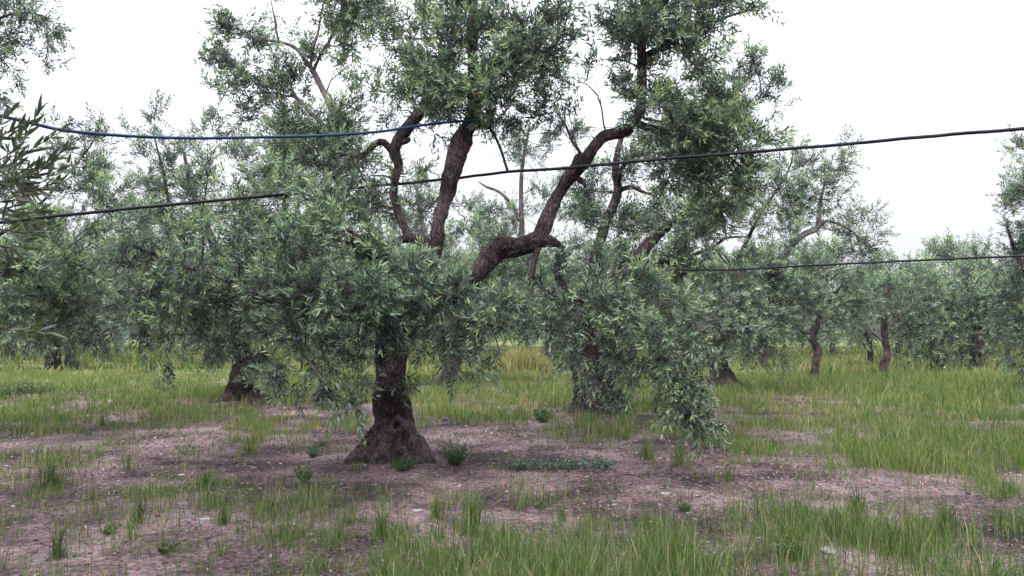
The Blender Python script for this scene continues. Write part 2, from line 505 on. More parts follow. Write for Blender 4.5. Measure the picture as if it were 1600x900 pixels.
def crown(root, clumps, limbs, ls=1.0, lib=None, own=0, seed=1, top=0.0, link_r=1.0):
    """Foliage of one tree. clumps: (px, py, rx, ry, depth, half-depth m, leaf cover, droop 0..1).
    Every clump hangs on a bough from the nearest limb, its shoots on branchlets of that bough."""
    r = np.random.default_rng(seed)
    lib = lib or SPRAYS
    nleaf = np.mean([len(t) for _, t in lib])
    ar = np.mean([(0.5 * np.linalg.norm(np.cross(v[:, 2] - v[:, 0], v[:, 1] - v[:, 3]), axis=1)).mean() for v, _ in lib])
    LP = np.vstack([l[:, :3] for l in limbs])
    LR = np.concatenate([l[:, 3] for l in limbs])
    P, Dv, SC, TN = [], [], [], []
    B0, B1, BB, R0, R1 = [], [], [], [], []
    bough_v, bough_f, nv = [], [], 0
    for (px, py, rx, ry, d, dz, lai, droop) in clumps:
        C = at(px, py, d)
        m = d / F
        leaf_px = ar * ls * ls / (m * m) * 0.60
        N = int(lai * math.pi * rx * ry / leaf_px / nleaf) + 1
        hw, hh = rx * m, ry * m
        # the bough
        D2 = np.linalg.norm(LP - C, axis=1) + np.maximum(0, 0.6 * (LP[:, 2] - C[2])) * (1 - droop)
        j = int(np.argmin(D2))
        A = LP[j]
        dist = np.linalg.norm(A - C)
        mid = (A + C) / 2 + r.normal(size=3) * 0.10 * dist + np.array([0, 0, 0.10 * dist])
        rb = min(LR[j] * 0.8, 0.005 + 0.006 * math.sqrt(N / 12.0) * link_r)
        bp_ = catmull(np.array([[*A, rb], [*mid, rb * 0.75], [*C, rb * 0.4]]), 0.14)
        bp_[:, :3] += r.normal(size=(len(bp_), 3)) * 0.008
        bv, bf = tube(bp_, 6, rough=0.12)
        bough_v.append(bv); bough_f.append(tri(bf) + nv); nv += len(bv)
        # branchlets
        nb = max(2, N // 7)
        sub = C + unit_ball(nb, r) * np.array([hw, dz, hh])
        kk = r.integers(len(bp_) // 3, len(bp_), nb)
        a0 = bp_[kk, :3]
        B0.append(a0); B1.append(sub)
        dd = np.linalg.norm(sub - a0, axis=1)
        BB.append(r.normal(size=(nb, 3)) * 0.06 * dd[:, None] + np.array([0, 0, 0.12]) * dd[:, None])
        rr0 = np.clip(0.0035 + 0.004 * dd, 0.003, 0.010) * math.sqrt(ls); R0.append(rr0); R1.append(rr0 * 0.4)
        # sprays
        q = r.integers(0, nb, N)
        t = r.uniform(0.45, 1.0, N) ** 0.7
        pos = a0[q] * (1 - t)[:, None] + sub[q] * t[:, None] + BB[-1][q] * (4 * t * (1 - t))[:, None]
        pos += r.normal(size=(N, 3)) * 0.045 * ls
        out = sub[q] - a0[q]; out /= np.linalg.norm(out, axis=1, keepdims=True) + 1e-9
        up = np.array([0, 0, 1.0])
        dv = out * 0.55 + r.normal(size=(N, 3)) * 0.42 + up * (0.75 * (1 - 2.0 * droop))
        P.append(pos); Dv.append(dv); SC.append(ls * r.uniform(0.75, 1.15, N))
        g = r.normal() * 0.06
        TN.append(0.07 - 0.12 * droop + g + r.normal(size=nb)[q] * 0.17 + r.normal(size=N) * 0.08)
    P = np.vstack(P); Dv = np.vstack(Dv); SC = np.concatenate(SC); TN = np.concatenate(TN)
    Dn = Dv / np.linalg.norm(Dv, axis=1, keepdims=True)
    # twigs of the shoots, branchlets and boughs: one part
    V1, F1 = straight_tubes(np.vstack(B0), np.vstack(B1), np.vstack(BB), np.concatenate(R0), np.concatenate(R1), 4)
    keep = np.ones(len(P), bool)
    if own:
        inview = (np.abs(P[:, 0] / P[:, 1] * F) < 780) & (P[:, 2] < CAMH + (520 / F) * P[:, 1])
        order = np.argsort(P[:, 1] + 50 * (~inview) + r.random(len(P)) * 0.5)[:own]
        keep[order] = False
        ms = get_spray_meshes()
        X, Y, Z = basis(Dn[order], r)
        for i, o_i in enumerate(order):
            o = bpy.data.objects.new("leafy_spray", ms[int(r.integers(0, len(ms)))])
            M = Matrix(((X[i][0], Y[i][0], Z[i][0]), (X[i][1], Y[i][1], Z[i][1]), (X[i][2], Y[i][2], Z[i][2])))
            M = M * float(SC[o_i]); M = M.to_4x4(); M.translation = Vector(P[o_i]) - root.location
            o.matrix_basis = M
            S.collection.objects.link(o); o.parent = root
    Lm = 0.28 * SC[keep]
    V2, F2 = straight_tubes(P[keep], P[keep] + Dn[keep] * Lm[:, None], np.zeros((keep.sum(), 3)), np.full(keep.sum(), 0.0022 * ls), np.full(keep.sum(), 0.0010 * ls), 1)
    BV = np.vstack([V1, V2] + bough_v)
    BF = np.vstack([F1, F2 + len(V1)] + [f + len(V1) + len(V2) for f in bough_f])
    link("twigs", mesh_from("twigs", BV, BF, mats=[M_twig]), root, kind="stuff")
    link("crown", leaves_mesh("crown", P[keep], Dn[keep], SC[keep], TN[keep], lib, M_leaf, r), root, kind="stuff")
    return len(P)

def limb_obj(root, name, pts, sides=14, rough=0.07, furrow=0.05, mat=None, step=0.05, knots=False):
    L4 = limb_pts(pts)
    C4 = catmull(L4, step)
    if knots:
        kr = np.random.default_rng(len(C4) + int(pts[0][0]))
        for _ in range(max(2, int(len(C4) * .035))):
            c = kr.integers(3, max(4, len(C4) - 3)); w_ = kr.uniform(1.2, 3.0)
            C4[:, 3] *= 1 + kr.uniform(-.10, .22) * np.exp(-((np.arange(len(C4)) - c) / w_) ** 2)
        C4[2:-1, :3] += noise3(C4[2:-1, :3], 9, 1)[:, None] * np.array([.010, .01, .008])
    V, Q = tube(C4, sides, rough=rough, furrow=furrow)
    link(name, mesh_from(name, V, tri(Q), smooth=True, mats=[mat or M_bark]), root)
    return C4

def tree_root(px, py, label, cat="olive tree", group="olive trees of the grove", d=None, name="olive_tree"):
    d = d or ground_d(py)
    p = at(px, py, d)
    z = float(gh(p[0], p[1]))
    return link(name, None, label=label, cat=cat, group=group, loc=(p[0], p[1], z)), d, z

def trunk_obj(root, pts, d, gz, flare=0.9, lobes=5, sides=40, ph=0.0, furrow=0.06, step=0.04, mat=None, flare_h=0.45, extra=None):
    L4 = limb_pts(pts)
    L4[0, 2] = gz - 0.12
    C4 = catmull(L4, step)
    def rad(V, th):
        h = np.clip((V[..., 2] - gz) / flare_h, 0, 1)
        f = (1 - h) ** 2.2
        lob = 0.55 * np.maximum(0, np.cos(lobes * th[None] + ph + 2.0 * h)) + 0.35 * np.cos(2 * th[None] + 1 + ph) ** 2
        k = 1 + flare * f * (0.25 + lob) + 0.05 * np.cos(3 * th[None] + 4 * h)
        if extra is not None: k = k * extra(V)
        return k
    V, Q = tube(C4, sides, rough=0.09, furrow=furrow, radfn=rad)
    link("trunk", mesh_from("trunk", V, tri(Q), smooth=True, mats=[mat or M_bark]), root)
    return C4

ntot = 0
# ================================================================== the main olive tree
root, D1, GZ1 = tree_root(612, 722, "large gnarled foreground olive tree with flared base and a knot hole")
hole_c = at(621, 667, D1 - 0.24)
def hole_fn(V):
    dd = ((V[..., 0] - hole_c[0]) / 0.035) ** 2 + ((V[..., 2] - hole_c[2]) / 0.075) ** 2
    return 1 - 0.55 * np.exp(-dd ** 1.5) * (V[..., 1] < D1)
tr = trunk_obj(root, [(612, 732, D1, 80), (613, 700, D1, 72), (615, 680, D1, 62), (617, 655, D1, 55), (613, 625, D1, 50), (610, 590, D1, 46), (612, 555, D1, 47), (620, 520, D1, 48), (636, 490, D1 - .05, 50), (652, 465, D1 - .1, 46)],
               D1, GZ1, flare=0.62, lobes=6, sides=132, ph=2.2, step=0.016, furrow=0.17, flare_h=0.42, extra=hole_fn)
# root ridges running out from the base
for pts in ([(607, 640, D1 - .05, 26), (597, 672, D1 - .1, 30), (582, 695, D1 - .2, 36), (568, 713, D1 - .3, 34), (550, 727, D1 - .36, 28), (532, 738, D1 - .44, 22), (512, 746, D1 - .5, 15), (494, 752, D1 - .55, 6)],
            [(622, 640, D1 - .06, 26), (635, 676, D1 - .08, 30), (650, 700, D1 - .12, 34), (665, 716, D1 - .16, 26), (682, 730, D1 - .18, 8)],
            [(606, 650, D1 - .1, 22), (600, 690, D1 - .2, 24), (592, 712, D1 - .36, 24), (583, 730, D1 - .5, 14), (570, 742, D1 - .62, 6)],
            [(622, 690, D1 - .16, 20), (632, 715, D1 - .36, 20), (642, 733, D1 - .48, 8)],
            [(590, 696, D1 + .1, 26), (566, 718, D1 + .1, 22), (545, 730, D1 + .1, 8)]):
    limb_obj(root, "root", pts, sides=16, rough=0.16, furrow=0.16, step=0.025)
# the pale scar round the knot hole: a lumpy callus of bare wood dished towards the hole
_r = np.random.default_rng(8)
nr_, na_ = 14, 40
aa = np.linspace(0, 2 * np.pi, na_, endpoint=False)
outl = 1 + .16 * np.sin(aa * 2 + .6) + .12 * np.sin(aa * 3 + 2) + .07 * np.sin(aa * 5)
KV, KM = [], []
yc = tr_front = None
for i_ in range(nr_ + 1):
    t = i_ / nr_
    X_ = np.cos(aa) * outl * t * 0.098 + (1 - t) * -0.018
    Z_ = np.sin(aa) * outl * t * 0.118 * np.where(np.sin(aa) > 0, 1.25, .9) + (1 - t) * 0.02
    prof = 0.030 * math.exp(-((t - .62) / .22) ** 2) - 0.11 * max(0, 1 - t / .36) ** .6 - 0.03 * max(0, t - .85) / .15
    P_ = np.stack([hole_c[0] + X_, np.full(na_, D1 - 0.228 - prof) + 0.9 * (X_ * X_) * 2.2, hole_c[2] + Z_], -1)
    P_[:, 1] += .006 * noise3(P_, 26, 1) * t
    KV.append(P_)
KV = np.concatenate(KV)
i_ = np.arange(nr_)[:, None] * na_; j_ = np.arange(na_)[None]; j2 = (j_ + 1) % na_
KQ = np.stack([i_ + j_, i_ + na_ + j_, i_ + na_ + j2, i_ + j2], -1)
inner = KQ[:5].reshape(-1, 4); outer = KQ[5:].reshape(-1, 4)
_u, _inv = np.unique(outer, return_inverse=True)
link("knot_scar", mesh_from("knot_scar", KV[_u], _inv.reshape(-1, 4), smooth=True, mats=[M_scar]), root)
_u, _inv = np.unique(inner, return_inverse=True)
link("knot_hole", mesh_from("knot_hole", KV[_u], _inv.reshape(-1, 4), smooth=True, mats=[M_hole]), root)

LB = {}
LB["A"] = [(640, 492, 9.8, 32), (662, 440, 9.7, 28), (677, 400, 9.7, 22), (682, 383, 9.7, 19), (688, 340, 9.68, 19), (695, 311, 9.68, 20), (703, 283, 9.66, 25), (710, 255, 9.66, 29), (719, 228, 9.66, 31), (729, 203, 9.68, 25), (738, 186, 9.7, 24), (741, 150, 9.75, 20), (738, 90, 9.8, 16), (739, 40, 9.85, 14), (743, -20, 9.9, 11), (750, -90, 9.9, 6)]
LB["B"] = [(648, 490, 9.75, 36), (690, 468, 9.65, 30), (724, 448, 9.55, 26), (748, 424, 9.5, 27), (768, 400, 9.5, 29), (784, 388, 9.45, 33), (802, 386, 9.42, 31), (822, 382, 9.4, 29), (843, 375, 9.36, 26), (860, 378, 9.34, 18), (868, 383, 9.32, 10)]
LB["B2"] = [(832, 386, 9.4, 16), (842, 372, 9.36, 23), (850, 355, 9.35, 24), (868, 312, 9.35, 20), (884, 286, 9.35, 21), (897, 270, 9.33, 24), (912, 254, 9.3, 20), (922, 240, 9.3, 18), (931, 226, 9.3, 15), (945, 213, 9.28, 17), (962, 209, 9.25, 18), (978, 204, 9.25, 19), (986, 194, 9.25, 14), (1000, 172, 9.2, 16), (1003, 135, 9.25, 13), (1002, 90, 9.3, 13), (1008, 30, 9.3, 12), (1015, -40, 9.3, 9), (1020, -100, 9.3, 5)]
LB["C"] = [(676, 384, 9.75, 17), (655, 374, 9.72, 17), (640, 372, 9.72, 15), (630, 352, 9.75, 12), (620, 325, 9.78, 13), (614, 303, 9.8, 13), (618, 280, 9.8, 12), (622, 258, 9.8, 15), (616, 236, 9.8, 19), (628, 212, 9.85, 19), (645, 190, 9.9, 18), (660, 165, 9.95, 15), (682, 120, 10.0, 9), (690, 60, 10.1, 5)]
LB["C1"] = [(650, 374, 9.72, 14), (628, 374, 9.6, 13), (610, 382, 9.5, 11), (596, 396, 9.4, 7)]
LB["C2"] = [(614, 238, 9.8, 13), (600, 223, 9.78, 13), (588, 224, 9.78, 11), (574, 238, 9.78, 9), (556, 243, 9.8, 7), (530, 238, 9.8, 4)]
LB["C3"] = [(622, 225, 9.83, 9), (634, 221, 9.8, 7), (640, 217, 9.8, 5)]
LB["D"] = [(636, 480, 9.85, 26), (610, 420, 10.2, 20), (588, 372, 10.4, 13), (567, 347, 10.6, 11), (546, 312, 10.8, 10), (531, 286, 10.9, 10), (520, 245, 11.0, 11), (524, 205, 11.1, 11), (521, 172, 11.2, 12), (505, 140, 11.3, 9), (490, 115, 11.4, 8), (470, 85, 11.4, 6), (448, 69, 11.4, 5), (425, 64, 11.4, 4), (400, 62, 11.4, 3)]
LB["D2"] = [(524, 225, 11.1, 8), (500, 190, 11.2, 7), (478, 168, 11.3, 7), (458, 146, 11.3, 6), (445, 120, 11.4, 4), (420, 110, 11.4, 2)]
LB["D3"] = [(436, 66, 11.4, 3.5), (431, 40, 11.4, 3), (425, 12, 11.4, 2.2), (420, -15, 11.4, 1.5)]
LB["D4"] = [(484, 106, 11.4, 5), (492, 70, 11.4, 4), (500, 35, 11.4, 3), (506, 0, 11.4, 2)]
LB["D5"] = [(488, 112, 11.4, 5), (505, 80, 11.3, 4), (525, 40, 11.2, 4), (540, -10, 11.1, 4), (545, -50, 11.1, 2)]
LB["E"] = [(612, 512, 9.8, 26), (560, 492, 9.6, 24), (500, 482, 9.4, 22), (440, 474, 9.3, 20), (400, 463, 9.3, 18), (372, 449, 9.35, 10), (345, 430, 9.4, 9), (320, 422, 9.4, 8), (290, 416, 9.5, 7), (245, 400, 9.6, 5), (200, 380, 9.8, 4)]
LB["E2"] = [(314, 424, 9.4, 3.2), (316, 385, 9.4, 2.6), (318, 340, 9.4, 2.2), (321, 295, 9.45, 1.6), (330, 262, 9.5, 1.8)]
LB["F1"] = [(842, 384, 9.35, 11), (836, 402, 9.32, 9), (832, 425, 9.3, 10), (828, 444, 9.3, 8)]
LB["F2"] = [(858, 372, 9.35, 11), (872, 382, 9.32, 9), (877, 400, 9.3, 9), (870, 420, 9.28, 11), (874, 440, 9.25, 13), (892, 462, 9.25, 12), (925, 478, 9.3, 9), (965, 494, 9.25, 7), (1020, 520, 9.1, 5), (1062, 560, 8.95, 4), (1082, 610, 8.9, 4), (1092, 655, 8.9, 2.5)]
LB["F3"] = [(900, 268, 9.32, 14), (900, 255, 9.3, 13), (903, 246, 9.28, 13), (907, 242, 9.28, 9)]
LB["F4"] = [(905, 280, 9.3, 10), (912, 286, 9.22, 9), (914, 292, 9.2, 4)]
LB["G"] = [(625, 505, 9.7, 24), (585, 478, 9.2, 18), (540, 455, 8.8, 12), (495, 450, 8.5, 8), (455, 470, 8.4, 5)]
LB["H"] = [(655, 478, 9.6, 18), (690, 492, 9.1, 13), (735, 500, 8.8, 9), (785, 512, 8.7, 5)]
LB["I"] = [(640, 480, 9.7, 18), (620, 450, 9.2, 14), (600, 410, 8.8, 9), (560, 370, 8.6, 6), (510, 345, 8.5, 4)]
LB["J"] = [(985, 190, 9.25, 14), (1030, 205, 9.6, 12), (1075, 215, 9.9, 9), (1120, 235, 10.1, 6), (1160, 260, 10.2, 3)]
LB["K"] = [(1004, 90, 9.3, 10), (1040, 70, 9.4, 8), (1090, 45, 9.5, 6), (1140, 25, 9.6, 4), (1175, 15, 9.6, 2)]
LB["L"] = [(742, 130, 9.75, 12), (780, 105, 9.5, 9), (830, 90, 9.4, 7), (870, 70, 9.3, 4)]
LB["N"] = [(738, 188, 9.7, 12), (750, 198, 9.6, 9), (763, 199, 9.55, 7), (768, 196, 9.5, 3)]
pale = {"D", "D2", "D3", "D4", "D5"}
limbs = [tr]
for k, pts in LB.items():
    big = max(p[3] for p in pts) > 20
    limbs.append(limb_obj(root, "limb", pts, sides=32 if big else 12, rough=0.13 if big else 0.08, furrow=0.12 if big else 0.04, mat=M_bark_pale if k in pale else M_bark, step=0.02 if big else 0.04, knots=True))
C1 = [  # px, py, rx, ry, depth, half-depth, cover, droop
    (367, 52, 44, 36, 11.4, .5, 1.7, .2), (335, 105, 28, 30, 11.4, .4, 1.0, .2), (395, 128, 62, 36, 11.4, .6, 1.5, .2), (452, 150, 45, 42, 11.3, .5, 1.3, .2), (345, 160, 32, 26, 11.3, .4, .9, .3), (400, 178, 34, 18, 11.3, .4, .8, .3), (335, 205, 30, 18, 11.3, .4, .35, .3),
    (430, 30, 16, 34, 11.4, .3, .5, 0), (472, 70, 20, 50, 11.4, .3, .6, 0), (505, 95, 18, 45, 11.3, .3, .7, 0), (540, 18, 62, 40, 10.9, .8, 2.6, .4), (550, 70, 38, 26, 10.9, .6, 1.2, .4), (548, 100, 30, 22, 11, .5, .8, .4),
    (555, -40, 80, 50, 10.8, .9, 2.2, .3), (500, 205, 80, 36, 10.8, .8, 1.5, .2), (455, 225, 42, 30, 10.8, .6, 1.0, .2), (555, 180, 34, 30, 10.8, .6, .9, .2), (575, 140, 30, 32, 10.6, .5, .6, .2),
    (600, 60, 36, 50, 10.4, .7, 1.2, .2), (640, 95, 50, 60, 10.2, .9, 1.6, .3), (625, 172, 34, 22, 10.0, .4, 1.6, .4), (650, 20, 50, 40, 10.2, .8, 1.2, .2), (670, 200, 30, 18, 9.9, .4, .7, .5), (675, 150, 40, 36, 9.9, .5, 1.4, .4),
    (705, 90, 52, 66, 9.9, 1.0, 1.8, .3), (720, 150, 52, 32, 9.5, .7, 1.7, .3), (750, 25, 60, 38, 9.8, 1.0, 1.6, .2), (775, 130, 40, 30, 9.4, .6, 1.3, .3), (775, 166, 34, 18, 9.5, .4, 1.5, .3),
    (820, 40, 46, 50, 9.4, .9, 1.9, .3), (850, 95, 58, 60, 9.3, .9, 2.1, .3), (800, 160, 58, 34, 9.3, .7, 1.8, .4), (865, 165, 48, 30, 9.2, .6, 1.6, .4), (905, 125, 26, 18, 9.1, .4, .9, .3), (870, 10, 30, 30, 9.3, .5, 1.2, .2), (885, 190, 24, 12, 9.2, .3, .8, .5),
    (740, -60, 110, 50, 9.8, 1.2, 2.2, .3), (880, -60, 80, 45, 9.3, 1.0, 1.6, .3),
    (955, 60, 34, 32, 9.2, .6, 1.2, .3), (940, 95, 26, 16, 9.1, .4, 1.0, .3), (1000, 40, 56, 48, 9.3, .8, 2.0, .3), (1060, 20, 62, 42, 9.4, .9, 2.5, .4), (1130, 12, 54, 34, 9.5, .8, 1.9, .4), (1170, 25, 20, 22, 9.5, .5, 1.1, .5), (1060, 82, 60, 32, 9.5, .8, 2.0, .3), (1100, 105, 36, 22, 9.6, .6, 1.3, .4), (990, 108, 30, 28, 9.4, .5, 1.2, .3), (1075, -50, 110, 46, 9.4, 1.2, 2.2, .3),
    (985, 160, 40, 26, 9.6, .4, 1.2, .3), (1045, 160, 46, 34, 9.8, .8, 1.8, .3), (1090, 190, 68, 46, 9.8, .9, 2.1, .3), (1140, 180, 42, 40, 9.9, .7, 1.7, .3), (1150, 230, 42, 36, 9.9, .7, 1.8, .3), (1060, 240, 56, 42, 10.0, .8, 1.8, .3), (1110, 280, 62, 52, 10.1, .9, 2.0, .4), (1155, 310, 36, 46, 10.2, .6, 1.4, .5), (1040, 290, 40, 50, 10.3, .7, 1.2, .4), (1165, 265, 24, 26, 10.0, .4, 1.2, .4), (1100, 335, 52, 26, 10.3, .7, 1.3, .5),
    # in front of the limbs, which dive into the foliage
    (735, 135, 34, 40, 9.2, .3, 1.6, .3), (738, 70, 34, 44, 9.3, .3, 1.6, .3), (742, 10, 34, 30, 9.4, .3, 1.4, .3), (712, 172, 28, 12, 9.55, .15, 1.3, .3), (680, 120, 30, 46, 9.5, .3, 1.4, .3),
    (1006, 20, 34, 36, 8.9, .3, 1.7, .3), (1000, 75, 28, 26, 8.9, .3, 1.5, .3), (1000, 168, 34, 14, 8.9, .25, 1.3, .3), (1035, 190, 40, 28, 9.1, .3, 1.8, .3), (1085, 225, 46, 28, 9.3, .3, 1.7, .3), (1090, 55, 46, 24, 9.1, .3, 1.5, .3), (1140, 220, 44, 30, 9.4, .3, 1.5, .3),
    (820, 110, 50, 40, 9.0, .4, 1.4, .3), (522, 250, 34, 44, 10.5, .3, 1.5, .2), (530, 200, 36, 24, 10.6, .3, 1.4, .2), (570, 335, 40, 34, 9.6, .3, 1.6, .2), (600, 400, 44, 28, 9.0, .4, 1.8, .2), (462, 200, 30, 26, 10.9, .3, 1.0, .2),
    (920, 480, 50, 28, 8.7, .3, 1.4, .5), (990, 500, 44, 30, 8.7, .3, 1.4, .5), (1060, 560, 40, 30, 8.6, .3, 1.2, .9),
    # lower front of the crown
    (505, 258, 78, 42, 10.0, .9, 1.8, .2), (440, 245, 26, 26, 10.1, .5, .9, .2), (580, 275, 34, 36, 9.9, .5, 1.3, .2), (630, 275, 34, 20, 10.2, .5, .8, .2), (590, 325, 40, 32, 9.8, .5, 1.3, .2), (650, 330, 26, 34, 10.2, .5, .7, .1),
    (320, 300, 24, 44, 9.4, .4, .9, 0), (345, 285, 22, 18, 9.6, .4, .7, .1), (300, 330, 24, 40, 9.6, .4, .9, .1), (340, 360, 50, 30, 9.6, .7, 1.5, .1), (400, 345, 54, 34, 9.7, .8, 1.6, .1), (455, 320, 56, 36, 9.4, .8, 2.0, .1), (520, 330, 60, 36, 9.2, .8, 2.2, .1),
    (395, 395, 62, 36, 9.2, .9, 1.9, .1), (460, 385, 70, 42, 8.9, .9, 2.4, .1), (545, 380, 66, 44, 8.8, .8, 2.4, .1), (610, 420, 54, 40, 8.9, .7, 2.2, .1), (665, 425, 50, 30, 8.9, .7, 1.9, .1), (705, 446, 30, 16, 10.2, .3, 1.5, .2),
    (240, 365, 52, 30, 9.8, .8, 1.6, .1), (200, 410, 46, 40, 10.0, .9, 1.8, .2), (250, 430, 60, 46, 9.6, 1.0, 2.3, .3), (310, 450, 60, 50, 9.5, 1.0, 2.4, .3), (370, 500, 60, 46, 9.4, 1.0, 2.2, .3), (215, 480, 60, 50, 9.8, 1.0, 2.5, .4), (280, 510, 66, 44, 9.6, 1.0, 2.5, .5), (340, 540, 50, 26, 9.5, .8, 1.4, .6), (215, 535, 44, 22, 9.7, .7, 1.4, .7), (258, 572, 16, 26, 9.5, .2, .8, 1), (410, 440, 50, 36, 9.2, .8, 2.0, .2),
    (460, 450, 66, 46, 8.7, .9, 2.6, .2), (540, 455, 70, 50, 8.5, .9, 2.8, .2), (620, 480, 66, 46, 8.6, .8, 2.8, .2), (690, 485, 56, 40, 8.8, .8, 2.4, .2), (745, 490, 44, 34, 8.8, .6, 2.0, .3), (790, 500, 44, 34, 8.9, .6, 1.9, .3), (440, 520, 50, 40, 8.9, .7, 2.1, .4), (500, 530, 56, 46, 8.5, .8, 2.3, .4), (570, 530, 56, 38, 8.6, .7, 2.2, .3), (640, 540, 50, 24, 9.0, .4, 1.6, .4), (710, 540, 46, 26, 8.9, .5, 1.3, .5), (740, 565, 30, 22, 8.9, .4, .7, .9), (700, 580, 22, 18, 8.9, .3, .5, .9), (780, 545, 30, 20, 8.9, .4, 1.0, .7),
    (470, 580, 34, 26, 8.6, .5, 1.2, .8), (520, 590, 34, 34, 8.5, .5, 1.5, .9), (545, 630, 24, 28, 8.4, .3, 1.2, 1), (556, 655, 12, 12, 8.4, .2, .7, 1), (475, 622, 13, 22, 8.5, .2, .9, 1), (505, 608, 20, 22, 8.5, .3, 1.0, 1), (625, 590, 14, 16, 9.3, .1, .8, .8), (626, 612, 7, 10, 9.45, .06, .6, .8),
    # right lower side, hanging low
    (850, 440, 46, 36, 9.6, .8, 1.5, .3), (850, 490, 46, 38, 9.3, .7, 1.9, .4), (910, 490, 56, 44, 9.2, .8, 2.0, .4), (960, 450, 60, 40, 9.7, .9, 1.7, .3), (970, 510, 56, 40, 9.1, .8, 2.1, .5), (1030, 480, 56, 46, 9.4, .9, 1.9, .4), (1040, 540, 54, 36, 8.9, .7, 2.1, .7), (1090, 520, 50, 40, 9.2, .8, 1.8, .5), (880, 540, 34, 26, 9.2, .5, 1.3, .8), (900, 575, 24, 30, 9.2, .3, .7, 1), (995, 570, 26, 34, 9.0, .5, 1.2, 1), (1010, 605, 20, 24, 9.0, .3, .8, 1),
    (1060, 590, 34, 36, 8.8, .4, 2.0, 1), (1080, 625, 30, 32, 8.8, .4, 1.9, 1), (1092, 660, 20, 20, 8.8, .3, 1.3, 1), (1050, 640, 16, 18, 8.8, .2, 1.0, 1), (1095, 580, 16, 30, 9.0, .3, 1.1, .9), (1150, 525, 40, 18, 9.4, .5, 1.2, .7), (1140, 490, 40, 36, 9.6, .6, 1.3, .5), (960, 545, 40, 26, 9.2, .5, 1.6, .8), (945, 600, 24, 28, 9.2, .3, .6, 1),
]
C1 = [(a, b_, c_ * (1.14 if b_ < 320 else 1), e * (1.14 if b_ < 320 else 1), d, z, l * (0.78 if b_ < 320 else 1.35 if b_ > 565 else .72 if a < 450 else .85) * (0.8 if b_ < -30 else 1.2 if b_ < 360 and a > 1030 else 1.4 if b_ < 300 else 1.02), dr) for a, b_, c_, e, d, z, l, dr in C1]
ntot += crown(root, C1, limbs, ls=1.0, lib=BIG, own=300, seed=11)

# ================================================================== the tree behind it on the right
root, D3, GZ3 = tree_root(930, 650, "thick-trunked olive tree half hidden by hanging foliage, right of the foreground tree")
tr = trunk_obj(root, [(932, 668, D3, 92), (932, 640, D3, 78), (930, 610, D3, 66), (925, 570, D3, 62), (915, 530, D3, 56), (912, 500, D3, 50), (925, 465, D3, 44), (945, 440, D3, 36)], D3, GZ3, flare=.35, sides=48, ph=1.0, flare_h=.4, furrow=.09, step=.035)
limbs = [tr]
for pts in ([(935, 455, D3, 28), (930, 410, 15.2, 22), (938, 375, 15.3, 17), (952, 335, 15.3, 15), (965, 300, 15.3, 14), (962, 265, 15.4, 12), (968, 225, 15.4, 9), (985, 180, 15.5, 6)],
            [(940, 445, D3, 34), (975, 435, 14.8, 26), (998, 412, 14.7, 22), (1006, 390, 14.7, 20), (1030, 365, 14.7, 15), (1070, 330, 14.8, 8), (1110, 270, 14.9, 5), (1150, 190, 15, 3.5), (1190, 140, 15, 2)],
            [(962, 300, 15.3, 9), (985, 292, 15.2, 7), (1005, 300, 15.1, 5), (1020, 305, 15.1, 3)],
            [(965, 290, 15.3, 8), (972, 262, 15.0, 7), (985, 245, 14.9, 8), (1000, 238, 14.9, 7), (1010, 248, 14.9, 4)],
            [(998, 412, 14.7, 12), (1030, 408, 14.5, 8), (1060, 415, 14.3, 5)],
            [(1040, 420, 14.9, 9), (1080, 400, 15.0, 6), (1115, 385, 15.0, 5), (1135, 372, 15.1, 4), (1165, 370, 15.1, 2)],
            [(915, 500, D3, 26), (885, 470, 15.3, 16), (850, 450, 15.6, 9), (820, 440, 15.8, 5)]):
    limbs.append(limb_obj(root, "limb", pts, sides=12, step=.08))
C3 = [(1150, 110, 34, 36, 15, .6, .8, .2), (1190, 100, 26, 24, 15, .5, .55, .1), (1205, 145, 34, 28, 15, .6, .75, .2), (1160, 150, 34, 26, 15, .6, .9, .2), (1222, 160, 16, 16, 15, .4, .6, .4), (1130, 200, 60, 40, 15, .9, 1.2, .2), (1060, 230, 60, 50, 15.3, 1, 1.0, .2), (990, 270, 44, 40, 15.6, .9, .9, .2), (920, 300, 40, 40, 15.6, .8, 1.3, .2), (905, 335, 34, 26, 15.6, .7, 1.1, .2), (960, 350, 46, 36, 15.4, .9, 1.5, .2),
      (1060, 350, 70, 50, 15, 1.2, 1.5, .2), (1085, 395, 50, 18, 14.4, .3, 1.2, .2), (1120, 330, 50, 50, 15, 1, 1.1, .2), (1020, 420, 60, 40, 14.8, 1.1, 1.7, .3), (960, 410, 50, 30, 14.9, 1, 1.4, .3), (1085, 430, 60, 36, 14.8, 1.1, 1.9, .3), (1150, 430, 50, 30, 15, 1, 1.4, .3), (900, 420, 40, 24, 15.2, .8, 1.1, .3), (870, 460, 50, 34, 15.2, 1, 1.5, .3), (820, 480, 40, 34, 15.5, .8, 1.2, .4),
      (1000, 490, 80, 40, 14.6, 1.2, 2.0, .4), (1090, 490, 70, 40, 14.6, 1.2, 2.0, .4), (1150, 500, 54, 40, 14.8, 1, 1.9, .5), (880, 520, 50, 30, 14.8, 1, 1.6, .6), (1060, 540, 60, 28, 14.5, 1, 1.6, .7), (1140, 530, 50, 18, 14.6, .8, 1.3, .6), (1010, 560, 40, 36, 14.4, .6, 1.0, .9), (895, 545, 18, 20, 14.5, .4, .5, 1), (965, 640, 24, 20, 14.6, .35, .5, .3), (1170, 470, 40, 50, 15, .8, 1.5, .4), (950, 560, 34, 46, 14.3, .3, .9, .9), (905, 590, 16, 30, 14.2, .2, .5, 1), (960, 610, 24, 30, 14.2, .3, .8, 1)]
